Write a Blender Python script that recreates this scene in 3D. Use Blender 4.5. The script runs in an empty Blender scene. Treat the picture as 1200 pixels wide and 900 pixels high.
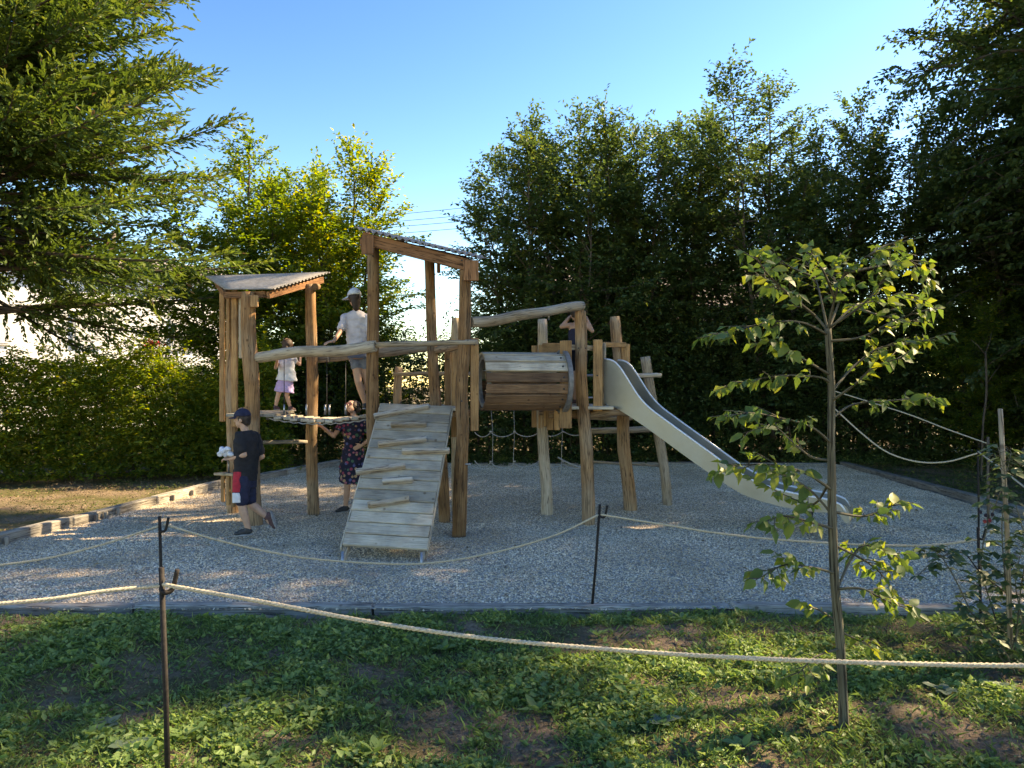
import bpy, bmesh, math, random
import numpy as np
from mathutils import Vector, Matrix, noise

S = bpy.context.scene
COL = S.collection
R = math.radians

# ---------------------------------------------------------------- camera, sky, sun, exposure
CAMZ = 1.95
cam_d = bpy.data.cameras.new('camera'); cam = bpy.data.objects.new('camera', cam_d); COL.objects.link(cam)
cam.location = (0, 0, CAMZ); cam.rotation_euler = (R(90), 0, 0)
cam_d.lens = 27.0; cam_d.sensor_width = 36.0; cam_d.clip_start = 0.05; cam_d.clip_end = 2000
S.camera = cam
SUN_AZ, SUN_EL = R(68), R(39)
sun_dir = Vector((math.sin(SUN_AZ)*math.cos(SUN_EL), math.cos(SUN_AZ)*math.cos(SUN_EL), math.sin(SUN_EL)))
world = bpy.data.worlds.new('World'); S.world = world; world.use_nodes = True
wn = world.node_tree.nodes; wl = world.node_tree.links
bg = wn['Background']; sky = wn.new('ShaderNodeTexSky'); sky.sky_type = 'NISHITA'
sky.sun_disc = False; sky.sun_elevation = SUN_EL; sky.sun_rotation = SUN_AZ
sky.altitude = 0; sky.air_density = 1.0; sky.dust_density = 0.25; sky.ozone_density = 2.6
hs_ = wn.new('ShaderNodeHueSaturation'); hs_.inputs['Saturation'].default_value = 1.13; hs_.inputs['Hue'].default_value = .505
gm_ = wn.new('ShaderNodeGamma'); gm_.inputs['Gamma'].default_value = 1.48; wl.new(sky.outputs[0], gm_.inputs['Color']); wl.new(gm_.outputs[0], hs_.inputs['Color']); wl.new(hs_.outputs[0], bg.inputs['Color']); bg.inputs['Strength'].default_value = .055
sl = bpy.data.lights.new('sun', 'SUN'); sl.energy = 4.0; sl.angle = R(0.5); sl.color = (1.0, 0.93, 0.80)
sun = bpy.data.objects.new('sun', sl); COL.objects.link(sun)
sun.rotation_euler = sun_dir.to_track_quat('Z', 'Y').to_euler(); sun.location = (20, 8, 25)
S.view_settings.view_transform = 'Standard'; S.view_settings.look = 'None'
S.view_settings.exposure = 1.98; S.view_settings.gamma = 1.0
S.view_settings.use_white_balance = True; S.view_settings.white_balance_temperature = 10200; S.view_settings.white_balance_tint = 10
S.render.engine = 'CYCLES'
S.cycles.max_bounces = 7; S.cycles.diffuse_bounces = 4; S.cycles.transmission_bounces = 4; S.cycles.transparent_max_bounces = 4
S.cycles.use_denoising = True

# ---------------------------------------------------------------- helpers
def P(x, y, Y): return Vector(((x-600)/900*Y, Y, CAMZ+(450-y)/900*Y))
def G(x, y, z=0.0):
    Y = (CAMZ-z)*900/(y-450); return Vector(((x-600)/900*Y, Y, z))
def V(*a): return Vector(a)
BASE = {}
def props(o, label=None, cat=None, group=None, kind=None):
    if label: o['label'] = label
    if cat: o['category'] = cat
    if group: o['group'] = group
    if kind: o['kind'] = kind
    return o
def thing(name, label, cat, loc=(0, 0, 0), group=None):
    o = bpy.data.objects.new(name, None); COL.objects.link(o); o.location = loc
    o.empty_display_size = 0.2
    BASE[o.name] = Vector(loc); return props(o, label, cat, group)
def base_of(o): return BASE.get(o.name, Vector((0, 0, 0)))
def set_smooth(me, ang=None):
    me.polygons.foreach_set('use_smooth', [True]*len(me.polygons))
def mesh_obj(name, verts, faces, mat, parent=None, wc=None, smooth=False, base=None, mats=None, fmat=None):
    """verts in world coordinates; stored relative to the base of the thing (or to base)"""
    b = base_of(parent) if parent is not None else (Vector(base) if base is not None else Vector((0, 0, 0)))
    v = np.asarray([tuple(q) for q in verts], dtype=np.float32) - np.array(b, dtype=np.float32)
    me = bpy.data.meshes.new(name); me.from_pydata(v.tolist(), [], faces); me.update()
    if mats:
        for m in mats: me.materials.append(m)
        if fmat is not None: me.polygons.foreach_set('material_index', fmat)
    else: me.materials.append(mat)
    if wc is not None:
        a = me.attributes.new('wc', 'FLOAT_VECTOR', 'POINT')
        a.data.foreach_set('vector', np.asarray(wc, dtype=np.float32).ravel())
    if smooth: set_smooth(me)
    o = bpy.data.objects.new(name, me); COL.objects.link(o)
    if parent is not None: o.parent = parent; BASE[o.name] = b
    else: o.location = b; BASE[o.name] = b
    return o
def frame(d, up=Vector((0, 0, 1))):
    d = Vector(d).normalized()
    if abs(d.dot(up)) > 0.98: up = Vector((0, 1, 0))
    s = d.cross(up).normalized(); u = s.cross(d).normalized(); return d, s, u
def tube_data(pts, rad, n=12, wob=0.0, seed=0, cap=True, flat=1.0):
    """rings along pts; returns verts, faces, wc"""
    pts = [Vector(p) for p in pts]; m = len(pts)
    if not hasattr(rad, '__len__'): rad = [rad]*m
    vs, fs, wc = [], [], []; s_len = 0.0
    d0 = (pts[1]-pts[0]).normalized(); _, sx, ux = frame(d0)
    off = seed*3.17
    for i, p in enumerate(pts):
        if i == 0: d = pts[1]-pts[0]
        elif i == m-1: d = pts[-1]-pts[-2]
        else: d = pts[i+1]-pts[i-1]
        d.normalize()
        sx = (sx - d*sx.dot(d)).normalized(); ux = sx.cross(d).normalized()
        if i: s_len += (pts[i]-pts[i-1]).length
        for k in range(n):
            a = 2*math.pi*k/n; c, s = math.cos(a), math.sin(a)
            r = rad[i]
            if wob: r *= 1+wob*noise.noise(Vector((c*1.3+off, s*1.3, s_len*2.2+off)))+wob*.35*noise.noise(Vector((c*4+off, s*4, s_len*9)))
            vs.append(p+sx*c*r+ux*s*r*flat); wc.append((c*rad[i], s*rad[i], s_len))
    for i in range(m-1):
        for k in range(n):
            a = i*n+k; b = i*n+(k+1) % n; fs.append((a, b, b+n, a+n))
    if cap:
        fs.append(tuple(range(n))[::-1]); fs.append(tuple((m-1)*n+k for k in range(n)))
    return vs, fs, wc
def fix_normals(o):
    bm = bmesh.new(); bm.from_mesh(o.data); bmesh.ops.recalc_face_normals(bm, faces=bm.faces); bm.to_mesh(o.data); bm.free()
def tube(name, pts, rad, mat, parent=None, n=12, wob=0.0, seed=0, smooth=True, base=None, flat=1.0):
    vs, fs, wc = tube_data(pts, rad, n, wob, seed, True, flat)
    o = mesh_obj(name, vs, fs, mat, parent, wc, smooth, base); fix_normals(o)
    if smooth and n >= 8:
        for p in o.data.polygons:
            if len(p.vertices) > 4: p.use_smooth = False
    return o
def lerp_pts(a, b, k, sag=0.0, wig=0.0, seed=0):
    rnd = random.Random(seed); out = []
    p1, p2 = rnd.random()*9, rnd.random()*9
    for i in range(k+1):
        t = i/k; p = Vector(a).lerp(Vector(b), t)
        p.z -= sag*4*t*(1-t)
        if wig:
            p.x += wig*noise.noise(Vector((t*2.6+p1, p2, 0))); p.y += wig*noise.noise(Vector((t*2.6, p1, p2)))
            if abs((Vector(b)-Vector(a)).normalized().z) < .7: p.z += wig*noise.noise(Vector((t*3, p2, p1)))
        out.append(p)
    return out
def log(name, a, b, r0, r1, parent, mat=None, seed=0, wig=0.05, sag=0.0, n=18, wob=0.10, label=None):
    L = (Vector(b)-Vector(a)).length; k = max(6, int(L/.09))
    pts = lerp_pts(a, b, k, sag, wig, seed)
    rad = [r0+(r1-r0)*i/k for i in range(k+1)]
    rad[0] *= .93; rad[-1] *= .9
    o = tube(name, pts, rad, mat or M['log'], parent, n, wob, seed)
    if label: o['label'] = label
    return o
def box_data(c, x, y, z, bev=0.006):
    """box centred at c with half-axis vectors x,y,z; chamfered along its edges (24 verts)"""
    c = Vector(c); ax = [Vector(x), Vector(y), Vector(z)]; L = [a.length for a in ax]; e = [a/l for a, l in zip(ax, L)]
    bv = min(bev, min(L)*.45); vs, idx = [], {}
    for sx in (-1, 1):
        for sy in (-1, 1):
            for sz in (-1, 1):
                s = (sx, sy, sz)
                for k in range(3):
                    p = c.copy()
                    for j in range(3):
                        p += e[j]*s[j]*(L[j] if j == k else L[j]-bv)
                    idx[(s, k)] = len(vs); vs.append(p)
    fs = []
    for k in range(3):
        i, j = [(1, 2), (2, 0), (0, 1)][k]
        for sg in (-1, 1):
            q = []
            for a, b in ((-1, -1), (1, -1), (1, 1), (-1, 1)):
                s = [0, 0, 0]; s[k] = sg; s[i] = a; s[j] = b; q.append(idx[(tuple(s), k)])
            fs.append(tuple(q if sg > 0 else q[::-1]))
    for k in range(3):
        i, j = [(1, 2), (2, 0), (0, 1)][k]
        for a in (-1, 1):
            for b in (-1, 1):
                s0 = [0, 0, 0]; s1 = [0, 0, 0]; s0[k] = -1; s1[k] = 1
                s0[i] = s1[i] = a; s0[j] = s1[j] = b; s0, s1 = tuple(s0), tuple(s1)
                fs.append((idx[(s0, i)], idx[(s1, i)], idx[(s1, j)], idx[(s0, j)]))
    for sx in (-1, 1):
        for sy in (-1, 1):
            for sz in (-1, 1):
                s = (sx, sy, sz); fs.append((idx[(s, 0)], idx[(s, 1)], idx[(s, 2)]))
    order = sorted(range(3), key=lambda k: L[k]); wc = []
    for v in vs:
        d = v-c; wc.append((d.dot(e[order[0]]), d.dot(e[order[1]]), d.dot(e[order[2]])))
    return vs, fs, wc
def board(name, a, b, width, thick, face_dir, mat, parent, bev=0.006, label=None, base=None, jit=0):
    """plank from a to b, its broad face pointing along face_dir"""
    a, b = Vector(a), Vector(b); d = (b-a); f = Vector(face_dir); f = (f-d.normalized()*f.dot(d.normalized())).normalized()
    s = d.normalized().cross(f)
    vs, fs, wc = box_data((a+b)/2, d/2, s*width/2, f*thick/2, bev)
    o = mesh_obj(name, vs, fs, mat, parent, wc, False, base); fix_normals(o)
    if label: o['label'] = label
    return o
def bx(name, c, sx, sy, sz, mat, parent, rz=0, bev=0.006, base=None):
    c = Vector(c); m = Matrix.Rotation(rz, 3, 'Z')
    vs, fs, wc = box_data(c, m@Vector((sx/2, 0, 0)), m@Vector((0, sy/2, 0)), Vector((0, 0, sz/2)), bev)
    o = mesh_obj(name, vs, fs, mat, parent, wc, False, base); fix_normals(o); return o

# ---------------------------------------------------------------- materials
M = {}
def new_mat(name):
    m = bpy.data.materials.new(name); m.use_nodes = True; nt = m.node_tree
    return m, nt, nt.nodes, nt.links, nt.nodes['Principled BSDF']
def ramp(n, stops):
    r = n.new('ShaderNodeValToRGB'); e = r.color_ramp.elements
    while len(e) > 1: e.remove(e[-1])
    e[0].position = stops[0][0]; e[0].color = (*stops[0][1], 1)
    for p, c in stops[1:]:
        q = e.new(p); q.color = (*c, 1)
    return r
def wood(name, dark, mid, light, rough=.8, grain=1.0, weather=None, crack=.8, ln=2.2):
    m, nt, n, l, b = new_mat(name)
    at = n.new('ShaderNodeAttribute'); at.attribute_name = 'wc'
    oi = n.new('ShaderNodeObjectInfo'); add = n.new('ShaderNodeVectorMath'); add.operation = 'ADD'
    mul = n.new('ShaderNodeVectorMath'); mul.operation = 'SCALE'; mul.inputs['Scale'].default_value = 37.0
    cmb = n.new('ShaderNodeCombineXYZ')
    for k in range(3): l.new(oi.outputs['Random'], cmb.inputs[k])
    l.new(cmb.outputs[0], mul.inputs[0]); l.new(at.outputs['Vector'], add.inputs[0]); l.new(mul.outputs[0], add.inputs[1])
    mp = n.new('ShaderNodeMapping'); mp.inputs['Scale'].default_value = (26*grain, 26*grain, ln); l.new(add.outputs[0], mp.inputs[0])
    n1 = n.new('ShaderNodeTexNoise'); n1.inputs['Scale'].default_value = 1.6; n1.inputs['Detail'].default_value = 6; n1.inputs['Roughness'].default_value = .7
    n1.inputs['Distortion'].default_value = .6
    l.new(mp.outputs[0], n1.inputs['Vector'])
    r1 = ramp(n, [(.28, dark), (.5, mid), (.72, light)]); l.new(n1.outputs['Fac'], r1.inputs[0])
    # big stains
    n2 = n.new('ShaderNodeTexNoise'); n2.inputs['Scale'].default_value = 3.5; n2.inputs['Detail'].default_value = 4; l.new(add.outputs[0], n2.inputs['Vector'])
    mx = n.new('ShaderNodeMix'); mx.data_type = 'RGBA'; mx.blend_type = 'MULTIPLY'
    r2 = ramp(n, [(.3, (.58, .55, .53)), (.65, (1.12, 1.08, 1.0))]); l.new(n2.outputs['Fac'], r2.inputs[0])
    mx.inputs['Factor'].default_value = .85; l.new(r1.outputs[0], mx.inputs['A']); l.new(r2.outputs[0], mx.inputs['B'])
    # weathering to grey in patches
    col = mx.outputs['Result']
    if weather:
        n3 = n.new('ShaderNodeTexNoise'); n3.inputs['Scale'].default_value = 1.1; n3.inputs['Detail'].default_value = 5
        l.new(add.outputs[0], n3.inputs['Vector']); r3 = ramp(n, [(.42, (0, 0, 0)), (.62, (1, 1, 1))]); l.new(n3.outputs['Fac'], r3.inputs[0])
        m3 = n.new('ShaderNodeMix'); m3.data_type = 'RGBA'; l.new(r3.outputs[0], m3.inputs['Factor']); l.new(col, m3.inputs['A'])
        m4 = n.new('ShaderNodeMix'); m4.data_type = 'RGBA'; m4.blend_type = 'MULTIPLY'; m4.inputs['Factor'].default_value = .7
        m4.inputs['A'].default_value = (*weather, 1); l.new(n1.outputs['Fac'], m4.inputs['B']); 
        sc = n.new('ShaderNodeMix'); sc.data_type = 'RGBA'; sc.blend_type = 'ADD'; sc.inputs['Factor'].default_value = .35
        l.new(m4.outputs['Result'], sc.inputs['A']); l.new(r1.outputs[0], sc.inputs['B'])
        l.new(sc.outputs['Result'], m3.inputs['B']); col = m3.outputs['Result']
    # drying cracks
    mp2 = n.new('ShaderNodeMapping'); mp2.inputs['Scale'].default_value = (34, 34, 1.3); l.new(add.outputs[0], mp2.inputs[0])
    n4 = n.new('ShaderNodeTexNoise'); n4.inputs['Scale'].default_value = 1.0; n4.inputs['Detail'].default_value = 3; l.new(mp2.outputs[0], n4.inputs['Vector'])
    r4 = ramp(n, [(.472, (1, 1, 1)), (.492, (.12, .10, .09)), (.508, (.12, .10, .09)), (.528, (1, 1, 1))]); l.new(n4.outputs['Fac'], r4.inputs[0])
    # knots
    vo = n.new('ShaderNodeTexVoronoi'); vo.inputs['Scale'].default_value = 5.5; l.new(add.outputs[0], vo.inputs['Vector'])
    rk = ramp(n, [(0.0, (.30, .25, .22)), (.07, (.42, .36, .32)), (.13, (1, 1, 1))]); l.new(vo.outputs['Distance'], rk.inputs[0])
    m5 = n.new('ShaderNodeMix'); m5.data_type = 'RGBA'; m5.blend_type = 'MULTIPLY'; m5.inputs['Factor'].default_value = crack
    l.new(col, m5.inputs['A']); l.new(r4.outputs[0], m5.inputs['B'])
    m6 = n.new('ShaderNodeMix'); m6.data_type = 'RGBA'; m6.blend_type = 'MULTIPLY'; m6.inputs['Factor'].default_value = .8
    l.new(m5.outputs['Result'], m6.inputs['A']); l.new(rk.outputs[0], m6.inputs['B'])
    # tone differs a little from piece to piece
    m7 = n.new('ShaderNodeHueSaturation'); mr = n.new('ShaderNodeMapRange'); mr.inputs[3].default_value = .72; mr.inputs[4].default_value = 1.25
    l.new(oi.outputs['Random'], mr.inputs[0]); l.new(mr.outputs[0], m7.inputs['Value']); l.new(m6.outputs['Result'], m7.inputs['Color'])
    l.new(m7.outputs[0], b.inputs['Base Color']); b.inputs['Roughness'].default_value = rough; b.inputs['Specular IOR Level'].default_value = .3
    bp = n.new('ShaderNodeBump'); bp.inputs['Strength'].default_value = .55; bp.inputs['Distance'].default_value = .006
    ad = n.new('ShaderNodeMath'); ad.operation = 'ADD'; l.new(n1.outputs['Fac'], ad.inputs[0]); l.new(r4.outputs[0], ad.inputs[1])
    l.new(ad.outputs[0], bp.inputs['Height']); l.new(bp.outputs[0], b.inputs['Normal'])
    M[name] = m; return m
wood('log', (.17, .08, .035), (.34, .18, .08), (.47, .29, .15), weather=(.36, .27, .18), grain=1.4)
wood('log_grey', (.25, .185, .12), (.38, .295, .20), (.50, .41, .30), weather=(.45, .39, .31), grain=1.6, crack=.65)
wood('board', (.30, .15, .06), (.44, .25, .115), (.56, .35, .17), grain=1.8, crack=.4)
wood('beam', (.20, .095, .045), (.30, .145, .07), (.38, .20, .10))
wood('plank_grey', (.37, .33, .27), (.47, .42, .34), (.57, .52, .43), grain=2.2, crack=.3, ln=4)
wood('cleat', (.26, .19, .13), (.42, .32, .22), (.55, .44, .32), weather=(.45, .43, .39))
wood('timber', (.24, .21, .18), (.37, .34, .30), (.50, .47, .42))
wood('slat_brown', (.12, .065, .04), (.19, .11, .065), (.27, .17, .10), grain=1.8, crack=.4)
wood('bark', (.07, .055, .045), (.13, .105, .085), (.21, .18, .145), rough=.95, grain=2)
wood('sapling_bark', (.07, .065, .045), (.13, .12, .085), (.22, .20, .15), rough=.9, grain=2)
def plain(name, col, rough=.6, metal=0.0, nscale=30, var=.25, bump=0.0, spec=.4):
    m, nt, n, l, b = new_mat(name)
    tc = n.new('ShaderNodeTexCoord'); ns = n.new('ShaderNodeTexNoise'); ns.inputs['Scale'].default_value = nscale; ns.inputs['Detail'].default_value = 5
    l.new(tc.outputs['Object'], ns.inputs['Vector'])
    r = ramp(n, [(.3, tuple(c*(1-var) for c in col)), (.7, tuple(min(1, c*(1+var)) for c in col))]); l.new(ns.outputs['Fac'], r.inputs[0])
    l.new(r.outputs[0], b.inputs['Base Color']); b.inputs['Roughness'].default_value = rough; b.inputs['Metallic'].default_value = metal
    b.inputs['Specular IOR Level'].default_value = spec
    if bump:
        bp = n.new('ShaderNodeBump'); bp.inputs['Strength'].default_value = bump; bp.inputs['Distance'].default_value = .004
        l.new(ns.outputs['Fac'], bp.inputs['Height']); l.new(bp.outputs[0], b.inputs['Normal'])
    M[name] = m; return m
plain('rope', (.46, .39, .28), .9, 0, 120, .3, .6)
plain('net_rope', (.42, .42, .40), .9, 0, 120, .25, .6)
plain('iron', (.022, .017, .014), .75, .3, 60, .5, .5)
plain('bolt', (.35, .35, .36), .4, .9, 60, .2)
plain('black_bolt', (.03, .03, .032), .5, .2, 60, .2)
plain('cable', (.05, .05, .055), .5, .3)
plain('ring', (.17, .165, .16), .55, .2, 20, .3, .2)
plain('roof_felt', (.25, .235, .22), .8, 0, 18, .25, .4)
plain('skin', (.50, .29, .20), .55, 0, 12, .12)
plain('skin_tan', (.44, .25, .165), .55, 0, 12, .12)
plain('hair_dark', (.035, .022, .016), .6, 0, 120, .5, .9)
plain('hair_brown', (.06, .032, .018), .6, 0, 120, .5, .9)
plain('cloth_black', (.014, .014, .017), .85, 0, 25, .3, .4)
plain('cloth_navy', (.014, .018, .045), .85, 0, 25, .3, .4)
plain('cloth_red', (.45, .02, .035), .8, 0, 25, .2, .3)
plain('cloth_white', (.62, .63, .66), .85, 0, 18, .12, .5)
plain('cloth_tee', (.50, .47, .49), .85, 0, 14, .12, .6)
plain('cloth_lilac', (.45, .34, .58), .85, 0, 18, .15, .5)
plain('cloth_grey', (.14, .16, .19), .85, 0, 25, .2, .5)
plain('cap_pale', (.50, .55, .60), .85, 0, 25, .15, .4)
plain('shoe_dark', (.03, .032, .035), .6, 0, 30, .3, .3)
plain('shoe_maroon', (.10, .05, .05), .7, 0, 30, .3, .3)
plain('sole', (.30, .30, .29), .7)
plain('eye', (.02, .015, .012), .3)
plain('lips', (.36, .13, .11), .5)
plain('berry', (.02, .008, .02), .3, 0, 60, .4)
plain('berry_red', (.30, .03, .03), .35, 0, 60, .4)
plain('render_white', (.84, .83, .80), .9, 0, 3, .05, .3)
plain('render_pink', (.40, .33, .28), .9, 0, 3, .12, .3)
plain('roof_tile', (.33, .27, .23), .85, 0, 12, .25, .5)
plain('window_glass', (.30, .31, .32), .25, 0, 3, .2, 0, .6)
plain('shutter', (.66, .65, .62), .7)
plain('red_flower', (.55, .03, .03), .7, 0, 20, .2)
def steel():
    m, nt, n, l, b = new_mat('steel')
    tc = n.new('ShaderNodeTexCoord'); mp = n.new('ShaderNodeMapping'); mp.inputs['Rotation'].default_value = (0, R(36), R(-29)); mp.inputs['Scale'].default_value = (1.2, 60, 40)
    ns = n.new('ShaderNodeTexNoise'); ns.inputs['Scale'].default_value = 2.5; ns.inputs['Detail'].default_value = 6; n2 = n.new('ShaderNodeTexNoise'); n2.inputs['Scale'].default_value = 3; n2.inputs['Detail'].default_value = 7
    l.new(tc.outputs['Object'], mp.inputs[0]); l.new(mp.outputs[0], ns.inputs['Vector']); l.new(tc.outputs['Object'], n2.inputs['Vector'])
    r = ramp(n, [(.3, (.24, .235, .20)), (.7, (.32, .315, .275))]); l.new(n2.outputs['Fac'], r.inputs[0]); l.new(r.outputs[0], b.inputs['Base Color'])
    ad = n.new('ShaderNodeMath'); ad.operation = 'MULTIPLY'; l.new(ns.outputs['Fac'], ad.inputs[0]); l.new(n2.outputs['Fac'], ad.inputs[1])
    r2 = ramp(n, [(.12, (.38,)*3), (.40, (.52,)*3)]); l.new(ad.outputs[0], r2.inputs[0]); l.new(r2.outputs[0], b.inputs['Roughness'])
    bp = n.new('ShaderNodeBump'); bp.inputs['Strength'].default_value = .08; bp.inputs['Distance'].default_value = .001; l.new(ns.outputs['Fac'], bp.inputs['Height']); l.new(bp.outputs[0], b.inputs['Normal'])
    b.inputs['Metallic'].default_value = .65; M['steel'] = m
steel()
plain('steel_rim', (.74, .75, .75), .5, .5, 20, .1)
def floral():
    m, nt, n, l, b = new_mat('floral')
    tc = n.new('ShaderNodeTexCoord'); vo = n.new('ShaderNodeTexVoronoi'); vo.inputs['Scale'].default_value = 17; l.new(tc.outputs['Object'], vo.inputs['Vector'])
    r = ramp(n, [(0, (1, 1, 1)), (.36, (1, 1, 1)), (.44, (0, 0, 0))]); l.new(vo.outputs['Distance'], r.inputs[0])
    sep = n.new('ShaderNodeSeparateColor'); l.new(vo.outputs['Color'], sep.inputs[0])
    rc = ramp(n, [(0, (.30, .05, .09)), (.22, (.40, .26, .15)), (.4, (.05, .14, .10)), (.6, (.36, .12, .16)), (.78, (.08, .10, .26)), (.95, (.45, .36, .28))]); rc.color_ramp.interpolation = 'CONSTANT'
    l.new(sep.outputs[0], rc.inputs[0])
    mx = n.new('ShaderNodeMix'); mx.data_type = 'RGBA'; l.new(r.outputs[0], mx.inputs['Factor']); mx.inputs['A'].default_value = (.010, .012, .040, 1); l.new(rc.outputs[0], mx.inputs['B'])
    l.new(mx.outputs['Result'], b.inputs['Base Color']); b.inputs['Roughness'].default_value = .85; M['floral'] = m
floral()
def leafmat(name, c0, c1, c2, trans=.38, rough=.5):
    """c0 dark, c1 mid, c2 yellowish leaves; 'lv' picks one leaf at a time"""
    m, nt, n, l, b = new_mat(name)
    at = n.new('ShaderNodeAttribute'); at.attribute_name = 'lv'
    r = ramp(n, [(0, c0), (.6, c1), (1, c2)]); l.new(at.outputs['Fac'], r.inputs[0])
    l.new(r.outputs[0], b.inputs['Base Color']); b.inputs['Roughness'].default_value = rough; b.inputs['Specular IOR Level'].default_value = .35
    tr = n.new('ShaderNodeBsdfTranslucent'); hs = n.new('ShaderNodeHueSaturation'); hs.inputs['Hue'].default_value = .485; hs.inputs['Saturation'].default_value = 1.15; hs.inputs['Value'].default_value = 1.9
    l.new(r.outputs[0], hs.inputs['Color']); l.new(hs.outputs[0], tr.inputs['Color'])
    mx = n.new('ShaderNodeMixShader'); mx.inputs[0].default_value = trans
    l.new(b.outputs[0], mx.inputs[1]); l.new(tr.outputs[0], mx.inputs[2]); l.new(mx.outputs[0], n['Material Output'].inputs['Surface'])
    M[name] = m; return m
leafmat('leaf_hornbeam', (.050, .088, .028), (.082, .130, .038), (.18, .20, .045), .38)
leafmat('leaf_sunlit', (.075, .13, .026), (.14, .20, .034), (.34, .31, .05), .55)  # hornbeam leaf with sunlight put into a brighter, yellower colour
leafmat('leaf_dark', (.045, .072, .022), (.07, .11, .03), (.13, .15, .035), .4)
leafmat('leaf_conifer', (.045, .085, .024), (.090, .14, .032), (.17, .20, .05), .28, .6)
leafmat('leaf_young', (.07, .125, .035), (.12, .18, .042), (.23, .25, .05), .42)
leafmat('leaf_bramble', (.035, .065, .025), (.055, .095, .035), (.10, .14, .05), .25)
leafmat('leaf_lawn', (.11, .185, .055), (.18, .27, .08), (.30, .36, .13), .35)
leafmat('leaf_dry', (.10, .07, .04), (.20, .14, .08), (.30, .22, .12), .1, .8)
leafmat('leaf_blue', (.07, .11, .07), (.11, .16, .10), (.16, .20, .12), .2)
# ---------------------------------------------------------------- foliage
def leaf_cloud(name, pos, dirs, nor, L, W, lv, mat, parent=None, base=None, kind=None, fold=.18, curl=.12):
    pos = np.asarray(pos, np.float32); N = len(pos)
    b = np.array(base_of(parent) if parent is not None else (base if base is not None else (0, 0, 0)), np.float32)
    def nz(a): return a/np.maximum(np.linalg.norm(a, axis=1, keepdims=True), 1e-6)
    d = nz(np.asarray(dirs, np.float32)); s = nz(np.cross(d, np.asarray(nor, np.float32))); u = np.cross(s, d)
    L = np.broadcast_to(np.asarray(L, np.float32), (N,))[:, None]; W = np.broadcast_to(np.asarray(W, np.float32), (N,))[:, None]
    v = np.empty((N, 4, 3), np.float32)
    v[:, 0] = pos; v[:, 2] = pos+d*L-u*L*curl
    v[:, 1] = pos+d*L*.42+s*W*.5+u*W*fold; v[:, 3] = pos+d*L*.42-s*W*.5+u*W*fold
    v -= b
    me = bpy.data.meshes.new(name)
    me.vertices.add(N*4); me.vertices.foreach_set('co', v.ravel())
    i0 = np.arange(N, dtype=np.int32)*4
    tri = np.stack([i0, i0+1, i0+2, i0, i0+2, i0+3], 1).ravel()
    me.loops.add(N*6); me.loops.foreach_set('vertex_index', tri)
    me.polygons.add(N*2); me.polygons.foreach_set('loop_start', np.arange(N*2, dtype=np.int32)*3)
    me.update(calc_edges=True)
    a = me.attributes.new('lv', 'FLOAT', 'POINT'); a.data.foreach_set('value', np.repeat(np.asarray(lv, np.float32), 4))
    me.materials.append(mat)
    o = bpy.data.objects.new(name, me); COL.objects.link(o); BASE[o.name] = Vector(b)
    if parent is not None: o.parent = parent
    else: o.location = b
    if kind: o['kind'] = kind
    return o
def join_tubes(name, tubes, mat, parent, smooth=True):
    vs, fs, wc = [], [], []
    for pts, rad, n in tubes:
        a, b, c = tube_data(pts, rad, n, cap=True); k = len(vs)
        vs += a; wc += c; fs += [tuple(i+k for i in f) for f in b]
    return mesh_obj(name, vs, fs, mat, parent, wc, smooth)

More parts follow.
